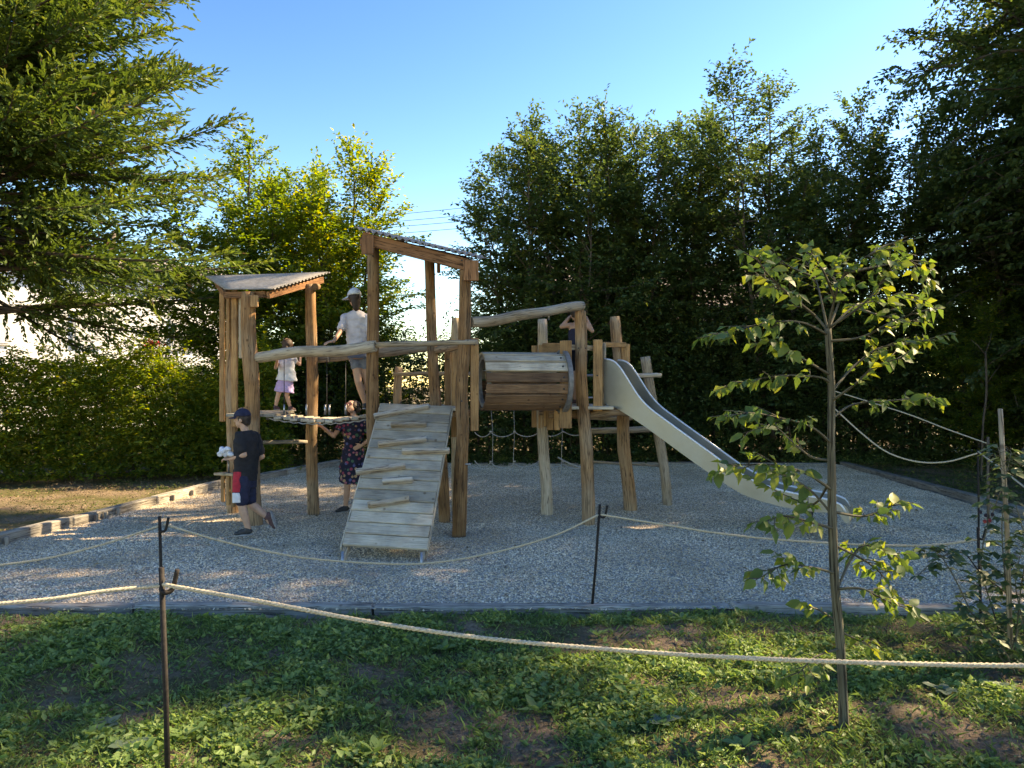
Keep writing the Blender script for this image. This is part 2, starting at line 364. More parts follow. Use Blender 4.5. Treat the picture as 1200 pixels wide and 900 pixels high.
def envelope(t, kind):
    if kind == 'ovate': return min(1, .7+1.2*t)*max(0, 1-t**3)**.7
    if kind == 'broad': return (max(0, math.sin(math.pi*min(1, max(0, t*.93+.07))))**.55)
    if kind == 'cone': return max(0, 1-t)**.75
    return 1
def broadleaf(name, label, cat, loc, H, Rr, seed, mat, group=None, leaders=4, env='ovate', step=.24, leaf=.085, dens=1.0, low=.08, twl=(.3, .75), yellow=.12, tr=.11, up=.85, zr=.26, spread=1.0, lean=.0, bark='bark'):
    rnd = random.Random(seed); nr = np.random.default_rng(seed)
    t0 = thing(name, label, cat, loc, group); O = Vector(loc)
    tubes = []; trunk = []
    pos, dr, no, yl = [], [], [], []
    for q in range(leaders):
        ang = 2*math.pi*(q+rnd.random()*.6)/leaders; sp = (0.03 if q == 0 else rnd.uniform(.30, .62)*spread)*Rr/2.6
        h = H*(1 if q == 0 else rnd.uniform(.70, .99)); k = 12; pts = []
        st = .05*H if q else 0
        for i in range(k+1):
            z = st+(h-st)*i/k; f = (i/k)
            off = sp*h*.55*(f**.8) if q else 0
            pts.append(O+Vector((math.cos(ang)*off+lean*z+.16*noise.noise(Vector((z*.5, seed, q))), math.sin(ang)*off+.16*noise.noise(Vector((z*.5, seed+5, q))), z)))
        rad = [max(.008, tr*(1 if q == 0 else .62)*(1-.93*i/k)) for i in range(k+1)]
        (trunk if True else tubes).append((pts, rad, 8))
        z = low*H+rnd.random()*.2
        while z < h*.985:
            f = (z-st)/(h-st); f = max(0, min(.9999, f)); i = int(f*k); p = pts[i].lerp(pts[i+1], f*k-i)
            e = envelope(max(0, (z-low*H)/(h-low*H)), env)
            bl = Rr*(1 if q == 0 else .8)*e*rnd.uniform(.6, 1.15)+.12
            a = rnd.random()*6.283 if q == 0 else ang+rnd.gauss(0, 1.25)
            el = up*(.35+.75*f)+rnd.gauss(0, .10+zr*.6)
            d = Vector((math.cos(a)*math.cos(el), math.sin(a)*math.cos(el), math.sin(el)))
            m = max(3, int(bl/.3)); bp = [p]
            for j in range(m):
                d = (d+Vector((rnd.gauss(0, .12), rnd.gauss(0, .12), rnd.gauss(-.03, .08)))).normalized(); bp.append(bp[-1]+d*bl/m)
            tubes.append((bp, [max(.003, .018*bl/1.5*(1-.9*j/m)) for j in range(m+1)], 4))
            # twigs, flattened sideways from the branch
            nt = max(3, int(bl/.075*dens))
            for j in range(nt):
                g = .12+.88*(j+rnd.random())/nt; gi = min(m-1, int(g*m)); tp = bp[gi].lerp(bp[gi+1], g*m-gi)
                bd = (bp[gi+1]-bp[gi]).normalized(); sd = bd.cross(Vector((0, 0, 1))); sd = sd.normalized() if sd.length > .1 else Vector((1, 0, 0))
                sgn = 1 if j % 2 else -1
                td = (bd*rnd.uniform(.4, 1)+sd*sgn*rnd.uniform(.4, 1.1)+Vector((0, 0, rnd.gauss(.02, zr)))).normalized()
                tl = rnd.uniform(*twl)*(.5+.5*(1-g))*(1 if bl > .8 else .6)
                nl = max(3, int(tl/.05)); s = np.linspace(.1, 1, nl)+nr.normal(0, .02, nl)
                pp = np.array(tp)+np.outer(s*tl, np.array(td))+nr.normal(0, .025, (nl, 3))
                sv = np.array(td.cross(Vector((0, 0, 1)))); alt = np.where(np.arange(nl) % 2, 1, -1)[:, None]
                pos.append(pp); dr.append(np.array(td)*.75+sv*alt*.8+nr.normal(0, .28, (nl, 3))+np.array((0, 0, -.18)))
                yl.append(np.full(nl, rnd.random()))
            if z > h*.9 or bl < .3:
                pass
            z += step*rnd.uniform(.6, 1.4)
        # leader tip shoots
        for j in range(16):
            tp = pts[-1]-Vector((0, 0, rnd.random()*.8)); td = Vector((rnd.gauss(0, .75), rnd.gauss(0, .75), 1)).normalized(); tl = rnd.uniform(.3, .8)
            nl = int(tl/.05); s = np.linspace(.05, 1, nl)
            pos.append(np.array(tp)+np.outer(s*tl, np.array(td))+nr.normal(0, .02, (nl, 3)))
            dr.append(np.array(td)*.6+nr.normal(0, .6, (nl, 3))); yl.append(np.full(nl, rnd.random()))
    pos = np.concatenate(pos); dr = np.concatenate(dr); yl = np.concatenate(yl); N = len(pos)
    no = np.array([0, 0, 1.0])+nr.normal(0, .42, (N, 3))
    L = leaf*nr.uniform(.65, 1.25, N); lv = np.clip(.25*nr.random(N)+.35*yl+np.where(nr.random(N) < yellow, .45, 0), 0, 1)
    keep = pos[:, 2] > O.z+.05; pos, dr, no, L, lv = pos[keep], dr[keep], no[keep], L[keep], lv[keep]
    join_tubes('trunk', trunk, M[bark], t0); join_tubes('branch', tubes, M[bark], t0, False)['kind'] = 'stuff'
    leaf_cloud('crown', pos, dr, no, L, L*.62, lv, mat, t0, kind='stuff')
    LEAVES[0] += len(pos); return t0
LEAVES = [0]
def copy_tree(src, loc, rz, sc, label, group=None, cat=None):
    r = src.copy(); COL.objects.link(r); r.location = loc; r.rotation_euler = (0, 0, rz); r.scale = sc if hasattr(sc, '__len__') else (sc,)*3
    r['label'] = label
    if group: r['group'] = group
    for ch in src.children:
        c = ch.copy(); COL.objects.link(c); c.parent = r
        for g2 in ch.children:
            d = g2.copy(); COL.objects.link(d); d.parent = c
    BASE[r.name] = Vector(loc); return r

def conifer(label, loc, H, Rr, seed, n_br=445):
    rnd = random.Random(seed); nr = np.random.default_rng(seed); O = Vector(loc)
    t0 = thing('conifer_tree', label, 'tree', loc)
    pts = [O+Vector((.15*noise.noise(Vector((i, 0, 0))), .15*noise.noise(Vector((0, i, 0))), H*i/14)) for i in range(15)]
    tubes = []; pos, dr, lv = [], [], []
    for q in range(n_br):
        f = .215+.765*(q+rnd.random())/n_br; z = H*f; p = O+Vector((0, 0, z))
        if f < .29 and rnd.random() < .72: continue
        bl = Rr*(max(0, 1-f)**.62)*rnd.uniform(.72, 1.18)*1.12; a = q*2.399+rnd.gauss(0, .3); el = rnd.uniform(-.12, .42)+.28*f
        if f < .36: el -= .2
        d = Vector((math.cos(a)*math.cos(el), math.sin(a)*math.cos(el), math.sin(el))); m = max(4, int(bl/.35)); bp = [p]
        for j in range(m):
            g = j/m; d = (d+Vector((rnd.gauss(0, .05), rnd.gauss(0, .05), -.035+.085*g))).normalized(); bp.append(bp[-1]+d*bl/m)
        tubes.append((bp, [max(.006, .045*bl/4*(1-.9*j/m)) for j in range(m+1)], 5))
        ns = int(bl/.05)
        for j in range(ns):
            g = .16+.84*(j+rnd.random())/ns; gi = min(m-1, int(g*m)); tp = bp[gi].lerp(bp[gi+1], g*m-gi); bd = (bp[gi+1]-bp[gi]).normalized()
            sd = bd.cross(Vector((0, 0, 1))).normalized(); sgn = 1 if j % 2 else -1
            td = (bd*.95+sd*sgn*rnd.uniform(.2, 1.0)+Vector((0, 0, rnd.gauss(.12, .55)))).normalized()
            tl = rnd.uniform(.35, .95)*(1.25-.75*g)*(.6+.4*min(1, bl/3))
            nl = max(4, int(tl/.05)); s = np.linspace(0.05, 1, nl); sag = -.12*tl*s**2
            pp = np.array(tp)+np.outer(s*tl, np.array(td)); pp[:, 2] += sag; pp += nr.normal(0, .012, (nl, 3))
            sv = np.array(td.cross(Vector((0, 0, 1)))); alt = np.where(np.arange(nl) % 2, 1, -1)[:, None]
            pos.append(pp); dr.append(np.array(td)*1.0+sv*alt*.55*(1.15-s)[:, None]+nr.normal(0, .2, (nl, 3)))
            lv.append(np.clip(nr.random(nl)*.4+rnd.random()*.45+(.25 if g > .85 else 0), 0, 1))
    pos = np.concatenate(pos); dr = np.concatenate(dr); lv = np.concatenate(lv); N = len(pos)
    # brown dead tufts inside
    L = nr.uniform(.08, .19, N)
    tube('trunk', pts, [.36*(1-.95*i/14)+.01 for i in range(15)], M['bark'], t0, 14, .12, 3)
    join_tubes('branch', tubes, M['bark'], t0)['kind'] = 'stuff'
    dead = (nr.random(N) < .02)
    no = np.array([0, 0, 1.0])+nr.normal(0, .5, (N, 3))
    leaf_cloud('foliage', pos[~dead], dr[~dead], no[~dead], L[~dead], L[~dead]*.42, lv[~dead], M['leaf_conifer'], t0, kind='stuff')
    leaf_cloud('dead_foliage', pos[dead], dr[dead], no[dead], L[dead]*1.2, L[dead]*.4, lv[dead], M['leaf_dry'], t0, kind='stuff')
    LEAVES[0] += N; return t0

def hedge(name, label, a, b, depth, h, n, seed, mat, cat='hedge', leaf=.06, group=None, rough=.5, yellow=.1):
    """leafy hedge from a to b on the ground with stems inside"""
    rnd = random.Random(seed); nr = np.random.default_rng(seed); a = Vector(a); b = Vector(b); c = (a+b)/2
    t0 = thing(name, label, cat, (c.x, c.y, 0), group); L = (b-a).length; e = (b-a).normalized(); f = Vector((-e.y, e.x, 0))
    # layered sprays: choose spray centres, leaves around each in a flat fan
    ns = n//14; u = nr.uniform(0, L, ns); w = nr.choice([-1, 1], ns)*depth*.5*(1-nr.random(ns)**2.2*.9)
    hh = np.array([h*(1+.30*rough*noise.noise(Vector((x*.8, seed, 0)))+.12*noise.noise(Vector((x*3, seed, 0)))) for x in u])
    z = hh*(nr.random(ns)**1.05)*np.where(nr.random(ns) < .07, 1.16, 1.0); bul = 1-.35*(z/hh)**3
    w = w*bul+np.array([.3*noise.noise(Vector((x*1.1, zz*1.3, seed))) for x, zz in zip(u, z)])
    ctr = np.outer(u, e)+np.outer(w, f)+np.array(a); ctr[:, 2] = z
    ang = nr.uniform(0, 6.283, ns); td = np.stack([np.cos(ang)*.8+f.x*np.sign(w)*.9, np.sin(ang)*.8+f.y*np.sign(w)*.9, nr.normal(.15, .3, ns)], 1)
    td /= np.linalg.norm(td, axis=1, keepdims=True)
    k = 14; s = np.tile(np.linspace(0, 1, k), ns)[:, None]; tdd = np.repeat(td, k, 0)
    pos = np.repeat(ctr, k, 0)+tdd*s*.42+nr.normal(0, .03, (ns*k, 3)); sv = np.cross(tdd, [0, 0, 1.0]); alt = np.tile(np.where(np.arange(k) % 2, 1, -1), ns)[:, None]
    dr = tdd*.7+sv*alt*.8+nr.normal(0, .25, (ns*k, 3))+np.array([0, 0, -.15]); N = len(pos)
    yl = np.repeat(nr.random(ns), k); zz = np.repeat(z/hh, k)
    lv = np.clip(.25*nr.random(N)+.3*yl+np.where(nr.random(N) < yellow, .45, 0), 0, 1)
    keep = pos[:, 2] > .03; no = np.array([0, 0, 1.0])+nr.normal(0, .4, (N, 3)); LL = leaf*nr.uniform(.7, 1.25, N)
    st = []
    m = int(L/.45)
    for i in range(m):
        p = a+e*(L*(i+rnd.random())/m)+f*rnd.gauss(0, .15)
        st.append(([p, p+Vector((rnd.gauss(0, .08), rnd.gauss(0, .08), h*.5)), p+Vector((rnd.gauss(0, .2), rnd.gauss(0, .2), h*.92))], [.03, .022, .008], 6))
    join_tubes('stem', st, M['bark'], t0)['kind'] = 'stuff'
    leaf_cloud('foliage', pos[keep], dr[keep], no[keep], LL[keep], LL[keep]*.62, lv[keep], mat, t0, kind='stuff')
    LEAVES[0] += N; return t0
# ---------------------------------------------------------------- ground
def terrain_mat():
    m, nt, n, l, b = new_mat('dirt_ground')
    tc = n.new('ShaderNodeTexCoord'); n1 = n.new('ShaderNodeTexNoise'); n1.inputs['Scale'].default_value = 1.3; n1.inputs['Detail'].default_value = 8
    n2 = n.new('ShaderNodeTexNoise'); n2.inputs['Scale'].default_value = 38; n2.inputs['Detail'].default_value = 8; n2.inputs['Roughness'].default_value = .75
    l.new(tc.outputs['Object'], n1.inputs['Vector']); l.new(tc.outputs['Object'], n2.inputs['Vector'])
    r1 = ramp(n, [(.3, (.11, .088, .062)), (.5, (.20, .16, .115)), (.7, (.30, .25, .19))]); l.new(n2.outputs['Fac'], r1.inputs[0])
    r2 = ramp(n, [(.40, (1.1, 1.0, .95)), (.6, (.55, .62, .38))]); l.new(n1.outputs['Fac'], r2.inputs[0])
    mx = n.new('ShaderNodeMix'); mx.data_type = 'RGBA'; mx.blend_type = 'MULTIPLY'; mx.inputs['Factor'].default_value = 1; l.new(r1.outputs[0], mx.inputs['A']); l.new(r2.outputs[0], mx.inputs['B'])
    l.new(mx.outputs['Result'], b.inputs['Base Color']); b.inputs['Roughness'].default_value = .95; b.inputs['Specular IOR Level'].default_value = .15
    bp = n.new('ShaderNodeBump'); bp.inputs['Strength'].default_value = .9; bp.inputs['Distance'].default_value = .03; l.new(n2.outputs['Fac'], bp.inputs['Height']); l.new(bp.outputs[0], b.inputs['Normal'])
    M['dirt'] = m
terrain_mat()
def gravel_mat():
    m, nt, n, l, b = new_mat('gravel_bed')
    tc = n.new('ShaderNodeTexCoord'); vo = n.new('ShaderNodeTexVoronoi'); vo.inputs['Scale'].default_value = 48; l.new(tc.outputs['Object'], vo.inputs['Vector'])
    sep = n.new('ShaderNodeSeparateColor'); l.new(vo.outputs['Color'], sep.inputs[0])
    r = ramp(n, [(0, (.17, .145, .115)), (.5, (.34, .30, .25)), (1, (.52, .47, .40))]); l.new(sep.outputs[0], r.inputs[0]); l.new(r.outputs[0], b.inputs['Base Color'])
    bp = n.new('ShaderNodeBump'); bp.invert = True; bp.inputs['Strength'].default_value = 1; bp.inputs['Distance'].default_value = .012; l.new(vo.outputs['Distance'], bp.inputs['Height']); l.new(bp.outputs[0], b.inputs['Normal'])
    b.inputs['Roughness'].default_value = .9; M['gravel_bed'] = m
    m, nt, n, l, b = new_mat('pebble')
    oi = n.new('ShaderNodeObjectInfo'); r = ramp(n, [(0, (.24, .175, .115)), (.25, (.50, .385, .26)), (.5, (.72, .575, .41)), (.75, (.64, .485, .32)), (.9, (.84, .71, .54)), (1, (.90, .80, .65))]); l.new(oi.outputs['Random'], r.inputs[0])
    # broad drifts of paler and dustier stones
    ge = n.new('ShaderNodeNewGeometry'); ns = n.new('ShaderNodeTexNoise'); ns.inputs['Scale'].default_value = .9; ns.inputs['Detail'].default_value = 5; l.new(ge.outputs['Position'], ns.inputs['Vector'])
    r2 = ramp(n, [(.35, (.80, .76, .71)), (.62, (1.08, 1.08, 1.09))]); l.new(ns.outputs['Fac'], r2.inputs[0])
    mx = n.new('ShaderNodeMix'); mx.data_type = 'RGBA'; mx.blend_type = 'MULTIPLY'; mx.inputs['Factor'].default_value = 1; l.new(r.outputs[0], mx.inputs['A']); l.new(r2.outputs[0], mx.inputs['B'])
    l.new(mx.outputs['Result'], b.inputs['Base Color']); b.inputs['Roughness'].default_value = .85; M['pebble'] = m
gravel_mat()

# play area corners on the ground (near left, near right, back right, back left)
NL, NR_, BR, BL = V(-7.6, 6.62, 0), V(7.0, 6.50, 0), V(7.85, 18.6, 0), V(-4.1, 18.9, 0)
LB0, LB1 = G(-60, 655), G(252, 573)      # left border line
mesh_obj('ground', [(-150, -30, -.07), (150, -30, -.07), (150, 400, -.07), (-150, 400, -.07)], [(0, 1, 2, 3)], M['dirt'])['kind'] = 'structure'

def gz(x, y):
    return -.075*max(0, min(1, (y-6.1)/.4))+.03+.035*noise.noise(Vector((x*.8, y*.8, 1)))+.03*noise.noise(Vector((x*2.7, y*2.7, 2)))+.035*max(0, noise.noise(Vector((x*5, y*5, 3))))+.012*noise.noise(Vector((x*17, y*17, 4)))
def sheet(name, x0, x1, y0, y1, st, zf, mat, kind='structure'):
    nx, ny = int((x1-x0)/st)+1, int((y1-y0)/st)+1
    vs = [(x0+(x1-x0)*i/(nx-1), y0+(y1-y0)*j/(ny-1), 0) for j in range(ny) for i in range(nx)]
    vs = [(x, y, zf(x, y)) for x, y, _ in vs]
    fs = [(j*nx+i, j*nx+i+1, (j+1)*nx+i+1, (j+1)*nx+i) for j in range(ny-1) for i in range(nx-1)]
    o = mesh_obj(name, vs, fs, mat, smooth=True); o['kind'] = kind; return o
def edge_y(x): return 6.60-.008*x
sheet('lawn', -7, 6.6, 1.2, 6.56, .04, gz, M['dirt'])
DIPS = [(4.35, 9.6, .55, .07), (-1.42, 8.35, .6, .04), (-3.3, 9.8, .8, .03), (1.0, 10.6, .9, .03), (-2.4, 11.4, .9, .03), (-.65, 9.8, .3, .02)]
def gravz(x, y):
    return .012*noise.noise(Vector((x*7, y*7, 4)))-sum(dp*math.exp(-((x-a)**2+(y-b)**2)/rr**2)-.6*dp*math.exp(-((math.hypot(x-a, y-b)-rr*1.5)/(rr*.5))**2) for a, b, rr, dp in DIPS)+.012+.018*noise.noise(Vector((x*.9, y*.9, 7)))+.012*noise.noise(Vector((x*3, y*3, 8)))
# gravel sheet as a polygon grid between the borders
def in_gravel(x, y, m=0):
    xl = LB0.x+(LB1.x-LB0.x)*(y-LB0.y)/(LB1.y-LB0.y) if y < LB1.y else LB1.x+(BL.x-LB1.x)*(y-LB1.y)/(BL.y-LB1.y)
    xr = NR_.x+(BR.x-NR_.x)*(y-NR_.y)/(BR.y-NR_.y)
    return xl+m < x < xr-m and 6.6+m < y < 18.7-m
rows = []; nx, ny = 90, 90
for j in range(ny+1):
    y = 6.6+(18.75-6.6)*j/ny
    xl = LB0.x+(LB1.x-LB0.x)*(y-LB0.y)/(LB1.y-LB0.y) if y < LB1.y else LB1.x+(BL.x-LB1.x)*(y-LB1.y)/(BL.y-LB1.y)
    xr = NR_.x+(BR.x-NR_.x)*(y-NR_.y)/(BR.y-NR_.y)
    rows += [(xl+(xr-xl)*i/nx, y, gravz(xl+(xr-xl)*i/nx, y)) for i in range(nx+1)]
gfs = [(j*(nx+1)+i, j*(nx+1)+i+1, (j+1)*(nx+1)+i+1, (j+1)*(nx+1)+i) for j in range(ny) for i in range(nx)]
mesh_obj('gravel_bed', rows, gfs, M['gravel_bed'], smooth=True)['kind'] = 'structure'
def scatter_pebbles():
    src = mesh_obj('gravel', rows, gfs, M['pebble']); src['kind'] = 'stuff'
    ng = bpy.data.node_groups.new('pebbles', 'GeometryNodeTree'); ng.interface.new_socket('Geometry', in_out='INPUT', socket_type='NodeSocketGeometry'); ng.interface.new_socket('Geometry', in_out='OUTPUT', socket_type='NodeSocketGeometry')
    n, l = ng.nodes, ng.links; gi = n.new('NodeGroupInput'); go = n.new('NodeGroupOutput')
    di = n.new('GeometryNodeDistributePointsOnFaces'); di.inputs['Density'].default_value = 1900
    ico = n.new('GeometryNodeMeshIcoSphere'); ico.inputs['Radius'].default_value = 1; ico.inputs['Subdivisions'].default_value = 1
    sm = n.new('GeometryNodeSetMaterial'); sm.inputs['Material'].default_value = M['pebble']
    inst = n.new('GeometryNodeInstanceOnPoints')
    rs = n.new('FunctionNodeRandomValue'); rs.data_type = 'FLOAT_VECTOR'; rs.inputs[0].default_value = (.006, .004, .003); rs.inputs[1].default_value = (.019, .012, .008)
    rr = n.new('FunctionNodeRandomValue'); rr.data_type = 'FLOAT_VECTOR'; rr.inputs[0].default_value = (-.9, -.9, 0); rr.inputs[1].default_value = (.9, .9, 6.28)
    l.new(gi.outputs[0], di.inputs['Mesh']); l.new(di.outputs['Points'], inst.inputs['Points']); l.new(ico.outputs['Mesh'], sm.inputs['Geometry']); l.new(sm.outputs[0], inst.inputs['Instance'])
    l.new(rs.outputs[0], inst.inputs['Scale']); l.new(rr.outputs[0], inst.inputs['Rotation']); l.new(inst.outputs[0], go.inputs[0])
    md = src.modifiers.new('pebbles', 'NODES'); md.node_group = ng
scatter_pebbles()

# ---------------------------------------------------------------- timber edging
def edging(name, label, pts, w, h, z0, seed, seglen=2.4):
    rnd = random.Random(seed); a = Vector(pts[0]); t = thing(name, label, 'edging', (a.x, a.y, 0), 'timber edging round the gravel')
    for p, q in zip(pts[:-1], pts[1:]):
        p, q = Vector(p), Vector(q); L = (q-p).length; k = max(1, round(L/seglen)); e = (q-p)/k
        for i in range(k):
            dz = rnd.uniform(-.012, .012); s = Vector((-e.y, e.x, 0)).normalized()*rnd.uniform(-.015, .015)
            u0 = p+e*i+e.normalized()*.008+s; u1 = p+e*(i+1)-e.normalized()*.008+s
            u0.z = u1.z = z0+h/2+dz; u1.z += rnd.uniform(-.01, .01)
            board('timber', u0, u1, w, h, (0, 0, 1), M['timber'], t, .012)
    return t
edging('timber_edging', 'low weathered timber border on the near side of the gravel, above the lawn', [V(-7.4, 6.68, 0), V(-1.2, 6.66, 0), V(1.9, 6.68, 0), V(6.8, 6.50, 0)], .12, .17, -.125, 1)
edging('timber_edging', 'sunlit timber border running back along the left side of the gravel', [LB0, LB1, V(-4.15, 18.4, 0)], .14, .20, -.06, 2, 1.9)
edging('timber_edging', 'shaded timber border along the right side of the gravel', [V(7.5, 9.5, 0), V(7.9, 18.3, 0)], .16, .17, -.05, 3, 2.6)
edging('timber_edging', 'timber border along the back of the gravel under the dark trees', [V(-4.1, 18.7, 0), V(7.8, 18.7, 0)], .14, .10, -.06, 4, 3)
# little stakes that pin the left border
for i, (x, y) in enumerate([(10, 640), (118, 612), (130, 609), (145, 605), (205, 588), (225, 582)]):
    g = G(x, y); p = LB0.lerp(LB1, (g.y-LB0.y)/(LB1.y-LB0.y)); p.x += .11; p.z = .05
    o = bx('edging_peg', p, .05, .05, .13, M['timber'], None, .2, .008, base=(p.x, p.y, 0))
    props(o, 'short wooden peg holding the left timber border, ' + ['nearest the camera', 'nearest of the three close together', 'middle one of the three close together', 'farthest of the three close together', 'last but one before the man in black', 'nearest the man in black'][i], 'peg', 'pegs along the left border')

# ---------------------------------------------------------------- lawn cover
nr = np.random.default_rng(11)
def lawn_cover():
    # broad-leaved ground cover in patches, thinner over bare soil
    N = 290000; y = 1.9+4.75*nr.random(N)**.9; x = (nr.random(N)*2-1)*(.5+y*.72)
    d = np.array([noise.noise(Vector((a*1.1, b*1.1, 0)))*.9+noise.noise(Vector((a*3.3, b*3.3, 5)))*.8+noise.noise(Vector((a*8, b*8, 2)))*.35 for a, b in zip(x, y)])
    keep = (nr.random(N) < np.clip(.74+1.7*d, .10, 1)) & (y < 6.58) & (x > -7) & (x < 6.6); x, y, d = x[keep], y[keep], d[keep]; N = len(x)
    z = np.array([gz(a, b) for a, b in zip(x, y)])
    h = nr.random(N)*.055*np.clip(.6+d, .3, 1.3)
    a = nr.uniform(0, 6.283, N); dr = np.stack([np.cos(a), np.sin(a), nr.normal(.25, .35, N)], 1); no = np.array([0, 0, 1.0])+nr.normal(0, .5, (N, 3))
    big = nr.random(N)**3; L = .013+.060*big*nr.random(N)+.014*(d > .2)
    grass = nr.random(N) < .36
    leaf_cloud('ground_cover', np.stack([x, y, z+h], 1)[~grass], dr[~grass], no[~grass], L[~grass], L[~grass]*.62, np.clip(nr.random(N)*.8+.1*d, 0, 1)[~grass], M['leaf_lawn'], kind='stuff')
    gdr = np.stack([np.cos(a)*.55, np.sin(a)*.55, nr.uniform(.5, 1.1, N)], 1)
    leaf_cloud('grass', np.stack([x, y, z-.005], 1)[grass], gdr[grass], no[grass], (.03+.075*nr.random(N)**2)[grass], .0045, (nr.random(N)*.9)[grass], M['leaf_lawn'], kind='stuff', curl=.25)
    # dry straw and dead leaves lying on the soil
    K = 14000; y2 = 2+4.5*nr.random(K); x2 = (nr.random(K)*2-1)*(.5+y2*.72); z2 = np.array([gz(p, q) for p, q in zip(x2, y2)])+.008; a = nr.uniform(0, 6.283, K)
    st = nr.random(K) < .6; LL = np.where(st, nr.uniform(.04, .14, K), nr.uniform(.015, .035, K))
    leaf_cloud('litter', np.stack([x2, y2, z2], 1), np.stack([np.cos(a), np.sin(a), nr.normal(.06, .12, K)], 1), np.array([0, 0, 1.])+nr.normal(0, .3, (K, 3)), LL, np.where(st, .003, LL*.6), nr.random(K), M['leaf_dry'], kind='stuff', curl=.05)
    # soil clods
    C = 7000; y3 = 2+4.5*nr.random(C); x3 = (nr.random(C)*2-1)*(.5+y3*.72)
    d3 = np.array([noise.noise(Vector((p*1.1, q*1.1, 0)))*.9+noise.noise(Vector((p*3.3, q*3.3, 5)))*.8 for p, q in zip(x3, y3)]); k3 = d3 < .08; x3, y3 = x3[k3], y3[k3]
    vs, fs = [], []; oct_ = [(1, 0, 0), (0, 1, 0), (-1, 0, 0), (0, -1, 0), (0, 0, 1), (0, 0, -.6)]; of = [(0, 1, 4), (1, 2, 4), (2, 3, 4), (3, 0, 4), (1, 0, 5), (2, 1, 5), (3, 2, 5), (0, 3, 5)]
    for p, q in zip(x3, y3):
        r = .004+.022*random.random()**3; k = len(vs); zz = gz(p, q)+r*.3; rot = random.random()*3
        for c in oct_:
            j = .7+.6*random.random(); cx = c[0]*math.cos(rot)-c[1]*math.sin(rot); cy = c[0]*math.sin(rot)+c[1]*math.cos(rot); vs.append((p+cx*r*j, q+cy*r*j, zz+c[2]*r*j*.8))
        fs += [tuple(i+k for i in f) for f in of]
    mesh_obj('soil_clods', vs, fs, M['dirt'])['kind'] = 'stuff'
random.seed(3)
lawn_cover()
def rough_cover(name, x0, x1, y0, y1, N, mat, test, size=(.02, .06), hmax=.12, thr=.5, seed=1):
    r = np.random.default_rng(seed); x = r.uniform(x0, x1, N); y = r.uniform(y0, y1, N)
    d = np.array([noise.noise(Vector((a*.7, b*.7, seed))) for a, b in zip(x, y)]); keep = (r.random(N) < np.clip(thr+1.3*d, .03, 1)) & np.array([test(a, b) for a, b in zip(x, y)])
    x, y = x[keep], y[keep]; n = len(x); a = r.uniform(0, 6.283, n); h = r.random(n)**1.5*hmax
    leaf_cloud(name, np.stack([x, y, h-.02], 1), np.stack([np.cos(a), np.sin(a), r.normal(.3, .4, n)], 1), np.array([0, 0, 1.])+r.normal(0, .5, (n, 3)), r.uniform(*size, n), r.uniform(.35, .65, n)*size[1]*.6, r.random(n), mat, kind='stuff')
out = lambda a, b: not in_gravel(a, b, -.25)
rough_cover('grass', -14, -3.5, 10, 19, 36000, M['leaf_dark'], out, (.02, .06), .04, .10, 3)
rough_cover('leaf_litter', -14, -3.5, 8.5, 19, 24000, M['leaf_dry'], out, (.02, .06), .03, .5, 4)
rough_cover('ground_cover', 7.4, 18, 7, 20, 60000, M['leaf_dark'], out, (.03, .09), .22, .5, 5)
rough_cover('ground_cover', -5, 12, 18.8, 20.5, 26000, M['leaf_lawn'], out, (.03, .09), .2, .55, 6)

# fallen leaves on the gravel, stones spilt over the near edging
def fallen():
    r = np.random.default_rng(9); K = 420; y = r.uniform(6.7, 18.4, K); x = r.uniform(-7.5, 7.6, K); k = np.array([in_gravel(a, b, .1) for a, b in zip(x, y)]); x, y = x[k], y[k]; n = len(x); a = r.uniform(0, 6.28, n)
    z = np.array([gravz(p, q) for p, q in zip(x, y)])+.02
    leaf_cloud('fallen_leaves', np.stack([x, y, z], 1), np.stack([np.cos(a), np.sin(a), r.normal(.1, .2, n)], 1), np.array([0, 0, 1.])+r.normal(0, .35, (n, 3)), r.uniform(.03, .07, n), r.uniform(.02, .04, n), r.random(n), M['leaf_dry'], kind='stuff')
fallen()

